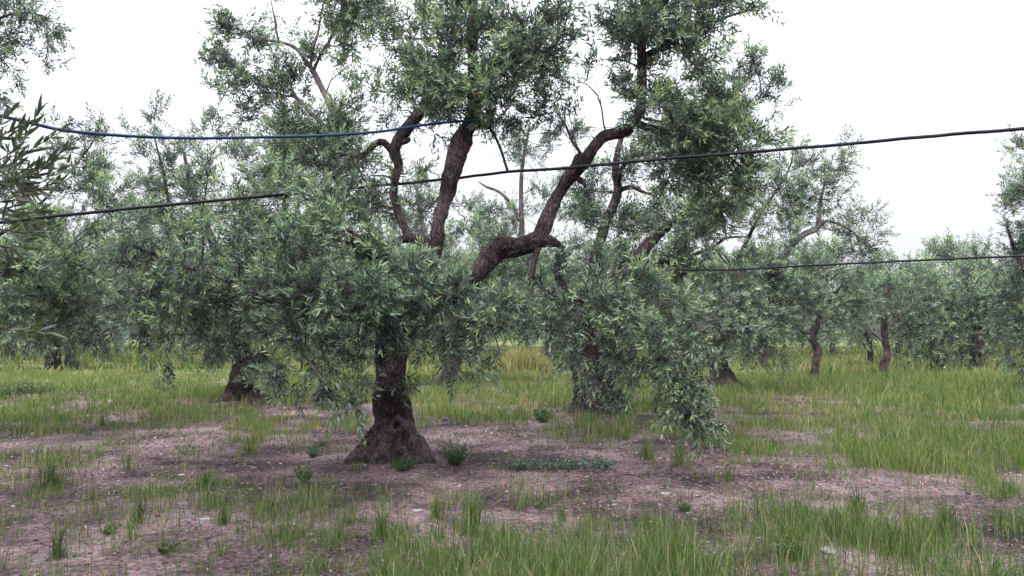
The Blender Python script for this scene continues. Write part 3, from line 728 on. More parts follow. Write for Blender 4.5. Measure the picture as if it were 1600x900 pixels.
C3 = [(a, b_, c_, e, d, z, l * (1.75 if b_ < 400 else 1.1), dr) for a, b_, c_, e, d, z, l, dr in C3]
ntot += crown(root, C3, limbs, ls=1.25, lib=BIG, seed=13)

# ================================================================== the tree behind on the left
root, D2, GZ2 = tree_root(380, 628, "dark-trunked olive tree in the second row, left of the foreground tree")
tr = trunk_obj(root, [(380, 640, D2, 52), (380, 610, D2, 44), (383, 580, D2, 38), (388, 545, D2, 40), (385, 510, D2, 44), (380, 480, D2, 40)], D2, GZ2, flare=.75, sides=40, ph=.4, flare_h=.45, furrow=.09)
limbs = [tr]
for pts in ([(384, 500, D2, 26), (340, 450, 18.3, 20), (300, 400, 18.2, 11), (270, 340, 18.2, 6), (255, 270, 18.2, 4), (240, 210, 18.2, 2)],
            [(384, 495, D2, 26), (410, 430, 18.6, 20), (430, 370, 18.8, 14), (450, 300, 18.8, 9), (440, 240, 18.8, 5)],
            [(378, 490, D2, 20), (350, 430, 18.8, 14), (325, 360, 19, 10), (298, 290, 19, 8), (288, 240, 19, 5)],
            [(390, 500, D2, 20), (460, 470, 18, 14), (540, 450, 17.6, 8)]):
    limbs.append(limb_obj(root, "limb", pts, sides=10, step=.1, mat=M_bark_pale if pts[0][0] == 378 else None))
C2 = [(240, 185, 22, 18, 18.2, .6, .8, .1), (215, 205, 26, 16, 18.2, .6, .5, .1), (245, 250, 30, 26, 18.2, .8, .8, .1), (285, 235, 30, 24, 19, .8, .9, .2), (330, 225, 40, 26, 18.8, .9, .45, .2), (290, 290, 34, 34, 18.5, 1, .9, .2), (225, 300, 44, 26, 18.2, 1, 1.0, .2), (370, 260, 40, 30, 18.8, 1, .5, .2), (390, 300, 50, 30, 18.6, 1.2, .8, .2), (450, 270, 60, 40, 18.8, 1.2, .9, .2),
      (250, 350, 60, 36, 18.2, 1.4, 1.7, .2), (330, 350, 60, 36, 18.2, 1.4, 1.6, .2), (420, 360, 70, 40, 18.4, 1.5, 1.6, .2), (500, 360, 60, 50, 18.2, 1.4, 1.4, .2), (280, 420, 80, 50, 18, 1.6, 2, .3), (400, 430, 80, 50, 18, 1.6, 2, .3), (500, 440, 70, 50, 18, 1.4, 1.8, .3), (300, 490, 70, 40, 18, 1.5, 2, .4), (440, 500, 70, 36, 18, 1.4, 1.8, .5), (340, 535, 60, 24, 18, 1.2, 1.5, .6), (420, 540, 40, 30, 18, .9, 1.5, .8), (425, 585, 22, 26, 17.8, .4, .9, 1), (400, 570, 26, 22, 17.9, .4, .8, .9)]
C2 = [(a, b_, c_, e, d, z, l * (1.9 if b_ < 330 else 1.15), dr) for a, b_, c_, e, d, z, l, dr in C2]
ntot += crown(root, C2, limbs, ls=1.5, seed=17)

# ================================================================== tree with a pale limb, third row right
root, D4, GZ4 = tree_root(1128, 610, "olive tree with pale roots and a bare pale limb, beyond the hanging foliage")
tr = trunk_obj(root, [(1130, 618, D4, 40), (1128, 595, D4, 34), (1124, 570, D4, 32), (1118, 540, D4, 30), (1125, 510, D4, 28)], D4, GZ4, flare=1.2, sides=36, ph=.9, flare_h=.5, furrow=.08)
for pts in ([(1135, 600, D4 - .2, 10), (1150, 606, D4 - .3, 8), (1165, 611, D4 - .4, 3)], [(1120, 600, D4 - .2, 8), (1108, 606, D4 - .3, 5), (1100, 610, D4 - .3, 2)], [(1140, 603, D4 - .4, 6), (1150, 612, D4 - .7, 3), (1160, 618, D4 - .9, 2)]):
    limb_obj(root, "root", pts, sides=8, mat=M_bark_pale, step=.06)
limbs = [tr]
for k, pts in enumerate(([(1122, 520, D4, 24), (1170, 470, 21.4, 18), (1210, 420, 21.2, 13), (1235, 385, 21.2, 11), (1258, 365, 21.2, 10), (1277, 356, 21.2, 9), (1280, 335, 21.2, 7), (1285, 300, 21.3, 4), (1300, 250, 21.3, 2)],
            [(1280, 352, 21.2, 7), (1292, 345, 21.2, 5), (1310, 350, 21.2, 4), (1330, 360, 21.2, 3), (1345, 375, 21.2, 2)],
            [(1122, 515, D4, 18), (1140, 440, 22, 9), (1180, 350, 22, 5), (1230, 270, 22, 3), (1240, 230, 22, 1.5)],
            [(1130, 505, D4, 16), (1180, 480, 21, 10), (1240, 470, 20.8, 6)])):
    limbs.append(limb_obj(root, "limb", pts, sides=10, step=.1, mat=M_bark_pale if k < 2 else None))
C4_ = [(1320, 225, 12, 34, 21.3, .4, .55, 0), (1318, 250, 20, 16, 21.3, .5, .6, .1), (1240, 265, 44, 26, 21.6, 1, 1.1, .2), (1285, 275, 34, 24, 21.4, .9, 1.0, .2), (1215, 305, 36, 30, 21.6, 1, 1.1, .2), (1265, 310, 46, 26, 21.4, 1, 1.3, .2), (1300, 315, 22, 36, 21.3, .6, .8, .2), (1345, 365, 26, 40, 21.2, .7, 1.4, .3), (1320, 400, 30, 18, 21.2, .6, .9, .4), (1200, 350, 36, 30, 21.6, 1, 1.0, .2), (1240, 335, 30, 16, 21.6, .7, .8, .3),
       (1210, 410, 44, 26, 21.4, 1, 1.3, .3), (1270, 430, 50, 20, 21.2, 1, 1.2, .3), (1350, 430, 26, 24, 21.2, .7, .8, .5), (1200, 460, 54, 34, 21, 1.2, 1.9, .3), (1170, 510, 50, 36, 20.8, 1.2, 1.9, .4), (1210, 505, 32, 36, 20.8, 1, 1.8, .5), (1185, 545, 34, 14, 20.8, .8, 1.2, .8), (1260, 470, 40, 26, 21, 1, 1.4, .3), (1210, 545, 20, 16, 20.8, .4, 1.1, .8)]
C4_ = [(a, b_, c_, e, d, z, l * 1.5, dr) for a, b_, c_, e, d, z, l, dr in C4_] + [(1235, 375, 40, 16, 20.9, .4, 1.3, .2), (1160, 300, 40, 60, 21.8, 1, 1.0, .1), (1210, 440, 50, 20, 20.8, .5, 1.2, .2)]
ntot += crown(root, C4_, limbs, ls=1.7, seed=19)

# ================================================================== tree in the middle distance behind the fork
root, D5, GZ5 = tree_root(700, 598, "olive tree seen through the fork, with slim pale limbs")
tr = trunk_obj(root, [(698, 606, D5, 34), (702, 585, D5, 26), (712, 560, D5, 20), (718, 530, D5, 20), (730, 500, D5, 22)], D5, GZ5, flare=1.2, sides=32, ph=.2, flare_h=.5, mat=M_bark_pale)
limbs = [tr]
for k, pts in enumerate(([(728, 505, D5, 18), (770, 450, 24.9, 13), (805, 400, 24.9, 11), (815, 360, 24.9, 9), (814, 310, 24.9, 7), (816, 260, 24.9, 6), (824, 215, 24.9, 4), (828, 190, 24.9, 2)],
            [(812, 345, 24.9, 7), (800, 320, 24.9, 6), (780, 300, 24.9, 5), (760, 292, 24.9, 4), (748, 284, 24.9, 2)],
            [(722, 510, D5, 18), (690, 430, 25, 12), (660, 350, 25, 8), (650, 290, 25, 4)],
            [(824, 215, 24.9, 3), (812, 195, 24.9, 2.5), (800, 180, 24.9, 2)])):
    limbs.append(limb_obj(root, "limb", pts, sides=8, step=.12, mat=M_bark_pale))
C5 = [(820, 235, 30, 40, 24.9, .8, .8, .1), (795, 215, 26, 24, 24.9, .7, .5, .1), (860, 230, 26, 30, 25, .8, .5, .1), (905, 220, 24, 30, 25, .8, .5, .1), (800, 345, 44, 24, 24.9, 1.2, .9, .1), (850, 300, 26, 36, 25, 1, .55, .1), (760, 330, 22, 30, 24.9, .8, .6, .1), (770, 390, 36, 20, 24.8, 1, .8, .2), (655, 310, 44, 34, 25, 1.2, .9, .1), (640, 360, 50, 30, 25, 1.2, 1.1, .1), (720, 330, 20, 30, 25, .8, .55, .1), (715, 380, 24, 24, 25, .8, .6, .1),
      (800, 430, 70, 30, 24.6, 1.6, 1.6, .2), (730, 450, 70, 36, 24.6, 1.8, 1.6, .2), (840, 400, 40, 30, 24.8, 1.2, .9, .2), (660, 430, 70, 40, 24.6, 1.8, 1.6, .2), (760, 500, 90, 34, 24.4, 1.8, 1.9, .3), (660, 510, 70, 34, 24.4, 1.6, 1.8, .4), (830, 500, 50, 34, 24.4, 1.4, 1.6, .3), (700, 545, 60, 16, 24.3, 1, 1.0, .7), (900, 390, 30, 24, 25, 1, .8, .2)]
C5 = [(a, b_, c_, e, d, z, l * 1.45, dr) for a, b_, c_, e, d, z, l, dr in C5]
ntot += crown(root, C5, limbs, ls=1.7, seed=23)

# ================================================================== left edge: a tree whose trunk is just out of view
root = link("olive_tree", None, label="olive tree at left edge, its dark low limb reaching into view", cat="olive tree", group="olive trees of the grove", loc=(*at(-210, 690, 12.0)[:2], 0.0))
DL = 12.0
tr = trunk_obj(root, [(-210, 690, DL, 60), (-208, 640, DL, 46), (-205, 580, DL, 42), (-190, 520, DL, 44)], DL, 0.0, flare=1.0, sides=32, ph=.2)
limbs = [tr]
for pts in ([(-195, 530, DL, 34), (-130, 470, 12, 26), (-60, 425, 12, 20), (0, 416, 12, 17), (25, 430, 12, 15), (44, 442, 12, 11), (75, 450, 12, 6), (110, 445, 12, 4)],
            [(-195, 525, DL, 34), (-160, 400, 12, 24), (-130, 250, 12, 18), (-80, 100, 12, 12), (-20, 40, 12, 6), (30, 20, 12, 3), (70, 25, 12, 2)],
            [(-60, 425, 12, 12), (-20, 380, 12.2, 7), (40, 340, 12.4, 5), (90, 290, 12.5, 3.5), (140, 230, 12.6, 2.2), (160, 190, 12.6, 1.2)],
            [(25, 430, 12, 7), (55, 408, 11.9, 6), (90, 400, 11.8, 3)]):
    limbs.append(limb_obj(root, "limb", pts, sides=12, step=.07))
CL = [(20, 25, 50, 34, 12, .7, 1.5, .3), (60, 50, 34, 30, 12, .6, 1.1, .3), (25, 80, 34, 26, 12, .6, 1.1, .4), (90, 50, 22, 24, 12, .4, .7, .5), (60, 90, 26, 16, 12, .4, .6, .6), (30, 130, 30, 22, 12, .4, .4, .8), (-5, 140, 14, 26, 12, .3, 1.0, .5), (20, -30, 80, 40, 12, .9, 1.6, .3), (-80, 60, 80, 80, 12, 1.2, 1.8, .3), (-150, 250, 90, 120, 12, 1.6, 1.6, .3), (-60, 180, 50, 60, 12.3, 1, 1.0, .3),
      (30, 300, 46, 34, 12.4, .8, 1.1, .2), (20, 365, 60, 34, 12, 1, 1.7, .2), (90, 350, 46, 34, 12.3, .8, 1.5, .2), (130, 300, 34, 44, 12.5, .6, 1.1, .1), (150, 215, 24, 30, 12.6, .4, .7, 0), (120, 240, 30, 26, 12.6, .5, .7, 0), (150, 265, 30, 24, 12.5, .5, 1.0, .1), (180, 320, 30, 40, 12.4, .6, 1.1, .1), (95, 195, 20, 24, 12.8, .4, .4, 0), (160, 360, 44, 30, 12.2, .8, 1.3, .2),
      (40, 420, 70, 40, 12, 1.2, 1.9, .3), (130, 420, 60, 40, 12.1, 1.1, 1.9, .3), (30, 480, 80, 44, 12, 1.4, 2.2, .4), (120, 480, 60, 44, 12.2, 1.2, 2.0, .4), (60, 525, 80, 22, 12, 1.2, 1.5, .6), (150, 530, 40, 26, 12.2, .8, 1.1, .7), (-80, 460, 90, 70, 12, 1.6, 2, .3)]
CL = [(a, b_, c_, e, d, z, l * (1.7 if b_ < 340 and a > 70 else 1.15), dr) for a, b_, c_, e, d, z, l, dr in CL]
ntot += crown(root, CL, limbs, ls=1.0, lib=BIG, seed=29)

# ================================================================== right edge: tall dark tree
root = link("olive_tree", None, label="dark olive tree at the right edge, tallest of that side, partly out of view", cat="olive tree", group="olive trees of the grove", loc=(*at(1675, 600, 20.0)[:2], 0.0))
tr = trunk_obj(root, [(1675, 618, 20, 44), (1672, 590, 20, 34), (1668, 550, 20, 32), (1665, 510, 20, 34)], 20, 0.0, flare=1.0, sides=24)
limbs = [tr]
for pts in ([(1665, 515, 20, 28), (1650, 430, 20, 20), (1640, 340, 20, 12), (1620, 260, 20, 6), (1612, 210, 20, 3)], [(1660, 510, 20, 20), (1620, 450, 20, 12), (1590, 400, 20, 7), (1572, 350, 20, 3)], [(1670, 510, 20, 20), (1710, 430, 20, 12), (1730, 330, 20, 6)]):
    limbs.append(limb_obj(root, "limb", pts, sides=10, step=.1))
CR = [(1615, 240, 26, 40, 20, .7, 1.6, .1), (1590, 310, 30, 22, 20, .7, 1.7, .2), (1578, 345, 22, 18, 20, .6, 1.5, .3), (1620, 330, 40, 60, 20, 1, 1.8, .2), (1590, 400, 26, 36, 20, .8, 1.5, .3), (1640, 420, 60, 60, 20, 1.6, 2, .3), (1700, 330, 70, 100, 20, 1.8, 1.8, .3), (1600, 460, 34, 40, 20, 1, 1.9, .4), (1595, 510, 40, 40, 20, 1, 1.9, .5), (1660, 500, 80, 50, 20, 1.6, 2, .5), (1560, 480, 22, 30, 20, .6, 1.0, .4), (1600, 555, 30, 16, 20, .8, 1.2, .8)]
ntot += crown(root, CR, limbs, ls=1.6, seed=31)

# ================================================================== young trees in the field on the right
def small_tree(base, label, trunk_pts, limb_list, clumps, ls, seed, flare=.5, mat=None, mounded=False):
    global ntot
    root, d, gz = tree_root(base[0], base[1], label)
    tr = trunk_obj(root, [(a, b_, d, w) for a, b_, w in trunk_pts], d, gz, flare=flare, sides=20, step=.08, flare_h=.4)
    ls_ = [tr]
    for pts in limb_list:
        ls_.append(limb_obj(root, "limb", [(a, b_, d + o, w) for a, b_, o, w in pts], sides=8, step=.12, mat=mat))
    ntot += crown(root, [(a, b_, c_, e, d + o, dz, l, dr) for a, b_, c_, e, o, dz, l, dr in clumps], ls_, ls=ls, seed=seed)
    return root, d

small_tree((1272, 594), "slender young olive tree with a left-hand side branch, right of centre",
    [(1271, 600, 15), (1274, 570, 11), (1277, 548, 12), (1270, 530, 11), (1275, 508, 11), (1278, 490, 10)],
    [[(1270, 535, 0, 7), (1258, 522, 0, 6), (1248, 512, 0, 5), (1240, 495, 0, 3)], [(1277, 495, 0, 9), (1262, 478, 0, 8), (1250, 462, 0, 6), (1240, 440, 0, 3)], [(1277, 492, 0, 8), (1300, 465, 0, 6), (1320, 440, 0, 3)]],
    [(1255, 465, 46, 30, 0, 1.3, 1.7, .2), (1300, 460, 46, 32, 0, 1.3, 1.6, .2), (1280, 430, 50, 24, 0, 1.2, 1.2, .1), (1230, 490, 26, 22, 0, .9, 1.1, .3), (1318, 500, 30, 26, .6, .8, 1.4, .5), (1300, 535, 14, 18, .8, .4, .6, 1), (1340, 480, 30, 34, 0, 1, 1.2, .3)], 1.9, 41)
small_tree((1380, 588), "young olive tree with pale arching branches over a straight reddish trunk",
    [(1379, 594, 16), (1381, 570, 13), (1386, 550, 11), (1382, 530, 10), (1381, 508, 9), (1381, 490, 8)],
    [[(1383, 536, 0, 6), (1370, 524, 0, 6), (1358, 512, 0, 5), (1352, 495, 0, 4), (1350, 480, 0, 2)], [(1381, 500, 0, 5), (1384, 470, 0, 4), (1390, 445, 0, 2)], [(1381, 500, 0, 5), (1392, 492, 0, 4), (1396, 482, -.2, 4), (1390, 478, -.2, 2)], [(1382, 520, 0, 5), (1400, 500, 0, 4), (1430, 470, 0, 2.5)], [(1382, 505, 0, 4), (1372, 480, 0, 3), (1366, 455, 0, 2)]],
    [(1385, 460, 40, 26, 0, 1.2, 1.3, .2), (1350, 475, 26, 26, 0, .9, 1.0, .2), (1425, 460, 40, 30, 0, 1.2, 1.5, .2), (1410, 495, 34, 26, .5, 1, 1.3, .4), (1440, 510, 34, 30, .3, 1, 1.6, .5), (1360, 435, 26, 20, 0, .8, .8, .1), (1400, 430, 30, 14, 0, .9, .9, .1), (1350, 515, 24, 22, .8, .8, .9, .6)], 2.0, 43, mat=M_bark_pale)
small_tree((1464, 580), "bushy low olive tree with foliage almost to the grass, right of the young trees",
    [(1464, 586, 22), (1462, 566, 16), (1462, 545, 15), (1470, 520, 13)],
    [[(1470, 525, 0, 8), (1480, 495, 0, 6), (1505, 475, 0, 6), (1515, 462, 0, 3)], [(1466, 530, 0, 8), (1448, 490, 0, 5), (1440, 450, 0, 3)]],
    [(1450, 440, 34, 22, 0, 1.2, 1.5, .1), (1475, 470, 40, 34, 0, 1.4, 1.9, .2), (1440, 485, 34, 30, 0, 1.2, 1.9, .3), (1480, 520, 44, 30, 0, 1.4, 2.2, .4), (1445, 530, 36, 26, 0, 1.2, 2.0, .6), (1480, 555, 30, 16, 0, 1, 1.2, .8), (1445, 558, 26, 12, 0, .8, .9, .9)], 2.3, 47)
small_tree((1524, 578), "yellow-green rounded olive tree with a stout dark trunk, near the right edge",
    [(1524, 584, 22), (1524, 562, 17), (1526, 540, 17), (1528, 515, 16)],
    [[(1528, 522, 0, 10), (1515, 480, 0, 7), (1510, 440, 0, 3)], [(1528, 520, 0, 10), (1545, 470, 0, 7), (1560, 420, 0, 3)]],
    [(1520, 425, 34, 18, 0, 1.2, 1.3, .1), (1525, 395, 20, 16, 0, .8, .4, 0), (1530, 455, 46, 34, 0, 1.6, 2.1, .2), (1540, 500, 46, 36, 0, 1.6, 2.2, .3), (1500, 490, 30, 34, 0, 1.2, 1.7, .3), (1520, 535, 44, 20, 0, 1.4, 1.7, .6), (1560, 530, 30, 26, 0, 1, 1.7, .5)], 2.4, 53)
small_tree((84, 578), "olive tree with a dark upright trunk showing under low foliage at far left",
    [(84, 584, 28), (84, 562, 22), (82, 540, 22), (86, 515, 22)],
    [[(86, 520, 0, 14), (60, 470, 0, 9), (40, 420, 0, 4)], [(86, 520, 0, 14), (120, 460, 0, 9), (150, 400, 0, 4)]],
    [(60, 420, 60, 40, 0, 1.8, 1.6, .2), (130, 410, 60, 40, 0, 1.8, 1.6, .2), (90, 380, 60, 30, 0, 1.6, 1.3, .1), (60, 480, 60, 36, 0, 1.8, 2, .3), (140, 480, 60, 36, 0, 1.8, 2, .3), (100, 525, 80, 20, 0, 1.8, 1.4, .6), (190, 450, 40, 50, 0, 1.6, 1.6, .3), (130, 550, 30, 14, 0, 1, 1.0, .9)], 2.4, 59)

# ================================================================== far trees of the grove: one set of meshes, copied
def far_template(seed, h, w, label):
    """A whole far tree built at the origin region (25 m ahead), then moved by its root."""
    r = np.random.default_rng(seed)
    d0 = 40.0
    root = link("olive_tree", None, loc=(0, d0, 0))
    c4 = []
    m = d0 / F
    gpy = 450 + 70 + CAMH / m
    def pxy(x, z): return 800 + x / m, 520 - (z - CAMH) / m * 1.0
    tp = [(*pxy(0, -0.1), d0, .34 / m), (*pxy(r.uniform(-.1, .1), .6), d0, .26 / m), (*pxy(r.uniform(-.15, .15), 1.3), d0, .26 / m)]
    trc = catmull(limb_pts(tp), .15)
    V, Q = tube(trc, 14, rough=.08, furrow=.08)
    link("trunk", mesh_from("trunk", V, tri(Q), smooth=True, mats=[M_bark]), root)
    lims = [trc]
    for k in range(4):
        a = r.uniform(-1, 1) * w * .6
        pts = [(*pxy(0, 1.2), d0, .2 / m), (*pxy(a * .5, h * .45), d0 + r.uniform(-.6, .6), .12 / m), (*pxy(a, h * .78), d0 + r.uniform(-1.3, 1.3), .05 / m)]
        lims.append(limb_obj(root, "limb", pts, sides=7, step=.25))
    cl = []
    for k in range(16):
        z = r.uniform(1.5, h); f = math.sqrt(max(0.05, 1 - ((z - h * .5) / (h * .55)) ** 2))
        x = r.uniform(-1, 1) * w * f; y = r.uniform(-1, 1) * w * f * .9
        p_ = pxy(x, z)
        rr = r.uniform(.5, .95)
        cl.append((*p_, rr / m, rr * .7 / m, d0 + y, rr, r.uniform(1.0, 1.8), .3 if z > 2.4 else .8))
    crown(root, cl, lims, ls=2.7, seed=seed + 1, lib=SPARSE)
    for c in root.children:                       # centre the meshes on the tree's own base
        pass
    return root

def copy_tree(root):
    c = root.copy(); S.collection.objects.link(c)
    for ch in list(root.children):
        k = ch.copy(); S.collection.objects.link(k); k.parent = c
    return c

def far_label(x, y, row):
    px = 800 + F * x / y
    side = ("at the far left edge" if px < 120 else "behind the left-hand foliage" if px < 480 else "behind the foreground trunk" if px < 760 else
            "beyond the yellow grass mound" if px < 960 else "behind the low hanging foliage" if px < 1190 else "between and around the young trees" if px < 1420 else "in the dark stand at right")
    dep = ("foremost", "second", "third", "fourth", "fifth", "hindmost")[row]
    return dep + '|' + side + '|%07.1f' % (px + 5000)
protos = [far_template(61, 5.2, 2.4, ""), far_template(67, 4.6, 2.7, ""), far_template(71, 6.0, 2.3, ""), far_template(73, 4.9, 2.2, "")]
first = [True] * 4
r = np.random.default_rng(5)
spots = []
for row in range(6):
    Y = 38 + row * 7.5
    half = Y * 0.70
    x = -half + (row % 2) * 3
    while x < half:
        spots.append((x + r.uniform(-.8, .8), Y + r.uniform(-1.2, 1.2), row))
        x += 6.4 + r.uniform(-.5, .5)
# keep clear of the young trees already standing there
busy = [(-20, 34), (13.6, 26.9)]
nfar = 0
for (x, y, row) in spots:
    if y > 80 and abs(x) > 50: continue
    k = int(r.integers(0, 4))
    o = protos[k] if first[k] else copy_tree(protos[k])
    first[k] = False
    s = float(r.uniform(.9, 1.2))
    o.location = (x, y, -0.02)
    o.scale = (s, s, s * float(r.uniform(.92, 1.08)))
    o.rotation_euler = (0, 0, float(r.uniform(0, 6.28)))
    o["label"] = far_label(x, y, row)
    o["category"] = "olive tree"
    o["group"] = "far olive trees closing the view"
    nfar += 1
o = copy_tree(protos[1])  # unseen tree, added to shade the lower right foreground
o.location = (7.9, 4.6, 0); o.rotation_euler = (0, 0, 1.1); o.scale = (1, 1, 1)
o["label"] = "added unseen olive tree just outside the view at right, shading the foreground"; o["category"] = "olive tree"; o["group"] = "olive trees of the grove"
_b = {}
for o in S.objects:
    if o.get("group") == "far olive trees closing the view":
        a_, b_, c_ = o["label"].split("|"); _b.setdefault((a_, b_), []).append((float(c_), o))
for (a_, b_), l_ in _b.items():
    l_.sort(key=lambda t: t[0])
    for i_, (_, o) in enumerate(l_):
        n_ = len(l_)
        w_ = "" if n_ == 1 else ("left one, " if i_ == 0 else "right one, " if i_ == n_ - 1 else "middle one, " if n_ == 3 else "inner left one, " if i_ == 1 else "inner right one, ")
        o["label"] = "far olive tree, %s background row, %s%s" % (a_, w_, b_)
print("sprays", ntot, "far", nfar)

# ================================================================== the near sprig at the left edge
root = link("olive_tree", None, label="nearest olive tree, showing only a large-leaved sprig at the left edge", cat="olive tree", group="olive trees of the grove", loc=(-4.6, 4.2, 0))
DN = 3.6
V, Q = tube(catmull(np.array([(-4.6, 4.2, -.1, .30), (-4.58, 4.2, .4, .22), (-4.5, 4.2, 1.3, .2), (-4.3, 4.1, 1.9, .16)]), .06), 24, rough=.08, furrow=.08)
link("trunk", mesh_from("trunk", V, tri(Q), smooth=True, mats=[M_bark]), root)
V, Q = tube(catmull(np.array([(-4.35, 4.15, 1.7, .12), (-3.9, 3.95, 2.1, .07), (-3.3, 3.75, 2.3, .035), (*at(-60, 330, DN), .018)]), .06), 12, rough=.08, furrow=.04)
link("limb", mesh_from("limb", V, tri(Q), smooth=True, mats=[M_bark]), root)

_nl = [catmull(np.array([(-4.5, 4.2, 1.3, .2), (-4.3, 4.1, 1.9, .16), (-4.4, 4.0, 3.0, .1), (-4.2, 4.2, 4.2, .05)]), .1)]
CN = []  # canopy out of view, added over the nearest tree to darken the lower left
for (x_, y_, z_, r_) in [(-4.2, 4.0, 4.3, .9), (-5.2, 4.6, 3.8, 1.0), (-3.0, 3.6, 4.5, .8), (-4.0, 5.4, 4.9, .8), (-5.6, 3.4, 3.0, 1.0), (-3.2, 4.9, 5.0, .7), (-2.2, 4.4, 4.6, .6), (-4.9, 5.6, 3.6, .7), (-4.4, 3.0, 3.4, .8), (-2.6, 2.8, 4.0, .7), (-6.0, 5.0, 2.6, .8)]:
    CN.append((800 + F * x_ / y_, 520 - (z_ - 1.6) * F / y_, r_ * F / y_, r_ * .75 * F / y_, y_, r_ * .8, 1.3, .3))
crown(root, CN, _nl, ls=1.15, lib=SPARSE, seed=97)

def big_leaf(seed):
    r = np.random.default_rng(seed)
    n = 6; V = []; Fc = []
    curl = r.uniform(-.25, .3)
    for i in range(n + 1):
        t = i / n
        w = 0.5 * 0.21 * (math.sin(math.pi * min(1, t * .96 + .02)) ** 0.75) * (1 - .15 * t) if 0 < i < n else 0.006
        z = t; y = curl * t * t
        V += [(-w, y + w * .45, z), (0, y, z), (w, y + w * .45, z)]
    for i in range(n):
        a = i * 3
        Fc += [(a, a + 1, a + 4, a + 3), (a + 1, a + 2, a + 5, a + 4)]
    Fc = np.array(Fc)
    t = 0.1 + 0.8 * r.random()
    return mesh_from("leaf", np.array(V), Fc, tint=np.full(len(V), min(t, 1.0)), smooth=True, mats=[M_leaf_near])
BL = [big_leaf(300 + i) for i in range(10)]
r = np.random.default_rng(91)
sprigs = [  # start px,py ; end px,py ; depth
    ((-20, 290), (28, 225), 3.5), ((0, 300), (62, 170), 3.55), ((20, 250), (95, 205), 3.6), ((-10, 320), (105, 255), 3.5), ((30, 290), (98, 235), 3.65), ((-30, 250), (10, 180), 3.6),
    ((-20, 340), (60, 330), 3.45), ((-10, 330), (40, 300), 3.6), ((-30, 350), (75, 360), 3.4), ((-20, 290), (60, 262), 3.75), ((-40, 235), (40, 190), 3.7), ((20, 275), (70, 300), 3.55), ((-40, 500), (70, 516), 3.5), ((-30, 370), (30, 385), 3.6), ((-40, 270), (25, 250), 3.8), ((-40, 310), (20, 330), 3.8), ((0, 250), (35, 205), 3.85), ((10, 300), (85, 285), 3.8), ((-30, 210), (20, 215), 3.7), ((0, 330), (60, 350), 3.7), ((-30, 280), (40, 275), 3.55), ((30, 265), (80, 250), 3.7)]
for (a, e, d) in sprigs:
    P0, P1 = at(a[0], a[1], d + .05), at(e[0], e[1], d)
    mid = (P0 + P1) / 2 + np.array([0, r.uniform(-.03, .03), -.02])
    C = catmull(np.array([(*P0, .0035), (*mid, .0028), (*P1, .0014)]), .015)
    V, Q = tube(C, 6)
    tw = link("twig", mesh_from("twig", V, tri(Q), smooth=True, mats=[M_twig]), root)
    Lg = np.linalg.norm(P1 - P0)
    ax = (P1 - P0) / Lg
    np_ = max(4, int(Lg / .028))
    az = r.uniform(0, 3)
    for i in range(np_ + 1):
        t = .12 + .88 * i / np_
        c = C[min(len(C) - 1, int(t * (len(C) - 1)))][:3]
        az += 1.57 + r.uniform(-.4, .4)
        X = np.cross(ax, (0.1, .9, .2)); X /= np.linalg.norm(X); Y = np.cross(ax, X)
        for s in (0, math.pi):
            if r.random() < .12: continue
            el = math.radians(r.uniform(25, 60)) * (1.1 - .55 * t)
            aa = az + s + r.uniform(-.3, .3)
            dv = ax * math.cos(el) + (X * math.cos(aa) + Y * math.sin(aa)) * math.sin(el)
            o = bpy.data.objects.new("leaf", BL[int(r.integers(0, len(BL)))])
            q = Vector(dv).to_track_quat("Z", "Y").to_matrix().to_4x4() @ Matrix.Rotation(r.uniform(0, 6.28), 4, "Z") @ Matrix.Scale(float(r.uniform(.058, .098)), 4)
            q.translation = Vector(c)
            o.matrix_basis = q
            S.collection.objects.link(o); o.parent = tw

# ================================================================== hoses
def hose(name, pts, r_m, mat, label, cat, sides=12, jit=0.0):
    L4 = np.array([(*at(px, py, d), r_m) for px, py, d in pts])
    C = catmull(L4, .06)
    rr = np.random.default_rng(len(pts))
    if jit:
        C[1:-1, 2] += np.convolve(rr.normal(size=len(C)) * jit, np.ones(5) / 5, "same")[1:-1]
    c0 = C[0, :3].copy(); C[:, :3] -= c0
    V, Q = tube(C, sides)
    return link(name, mesh_from(name, V, tri(Q), smooth=True, mats=[mat]), None, label=label, cat=cat, loc=c0)
hose("irrigation_hose", [(-120, 150, 6.9), (-40, 172, 7.1), (40, 190, 7.3), (90, 202, 7.5), (150, 209, 7.7), (230, 214, 8.0), (310, 216, 8.2), (400, 214.5, 8.5), (500, 212, 8.8), (590, 206, 9.05), (650, 197, 9.2), (700, 191, 9.32), (735, 189, 9.4), (752, 190, 9.45), (763, 194, 9.5)], .0165, M_hose_blue,
     "upper hose with a blue sheen, running from the left edge to the upright limb", "hose")
hose("feeder_hose", [(763, 198, 9.5), (772, 210, 9.47), (783, 235, 9.45), (789, 254, 9.42), (793, 267, 9.4)], .0165, M_hose_black,
     "short dark hose hanging between the blue hose and the long black hose", "hose")
hose("irrigation_hose", [(-120, 362, 8.4), (20, 345, 8.4), (100, 336, 8.45), (200, 326, 8.5), (300, 316.5, 8.6), (400, 308, 8.9), (500, 299, 9.4), (600, 289, 9.85), (700, 280, 9.92), (793, 268.5, 9.4), (850, 265, 9.15), (900, 261, 9.0), (1000, 251.5, 8.8), (1100, 243, 8.6), (1200, 235, 8.4), (1300, 227, 8.2), (1400, 217.5, 8.0), (1500, 209, 7.8), (1600, 201, 7.6), (1760, 187, 7.3)], 0.018, M_hose_black,
     "long black hose crossing the view behind the upright limb, before the leaning one", "hose", jit=.004)
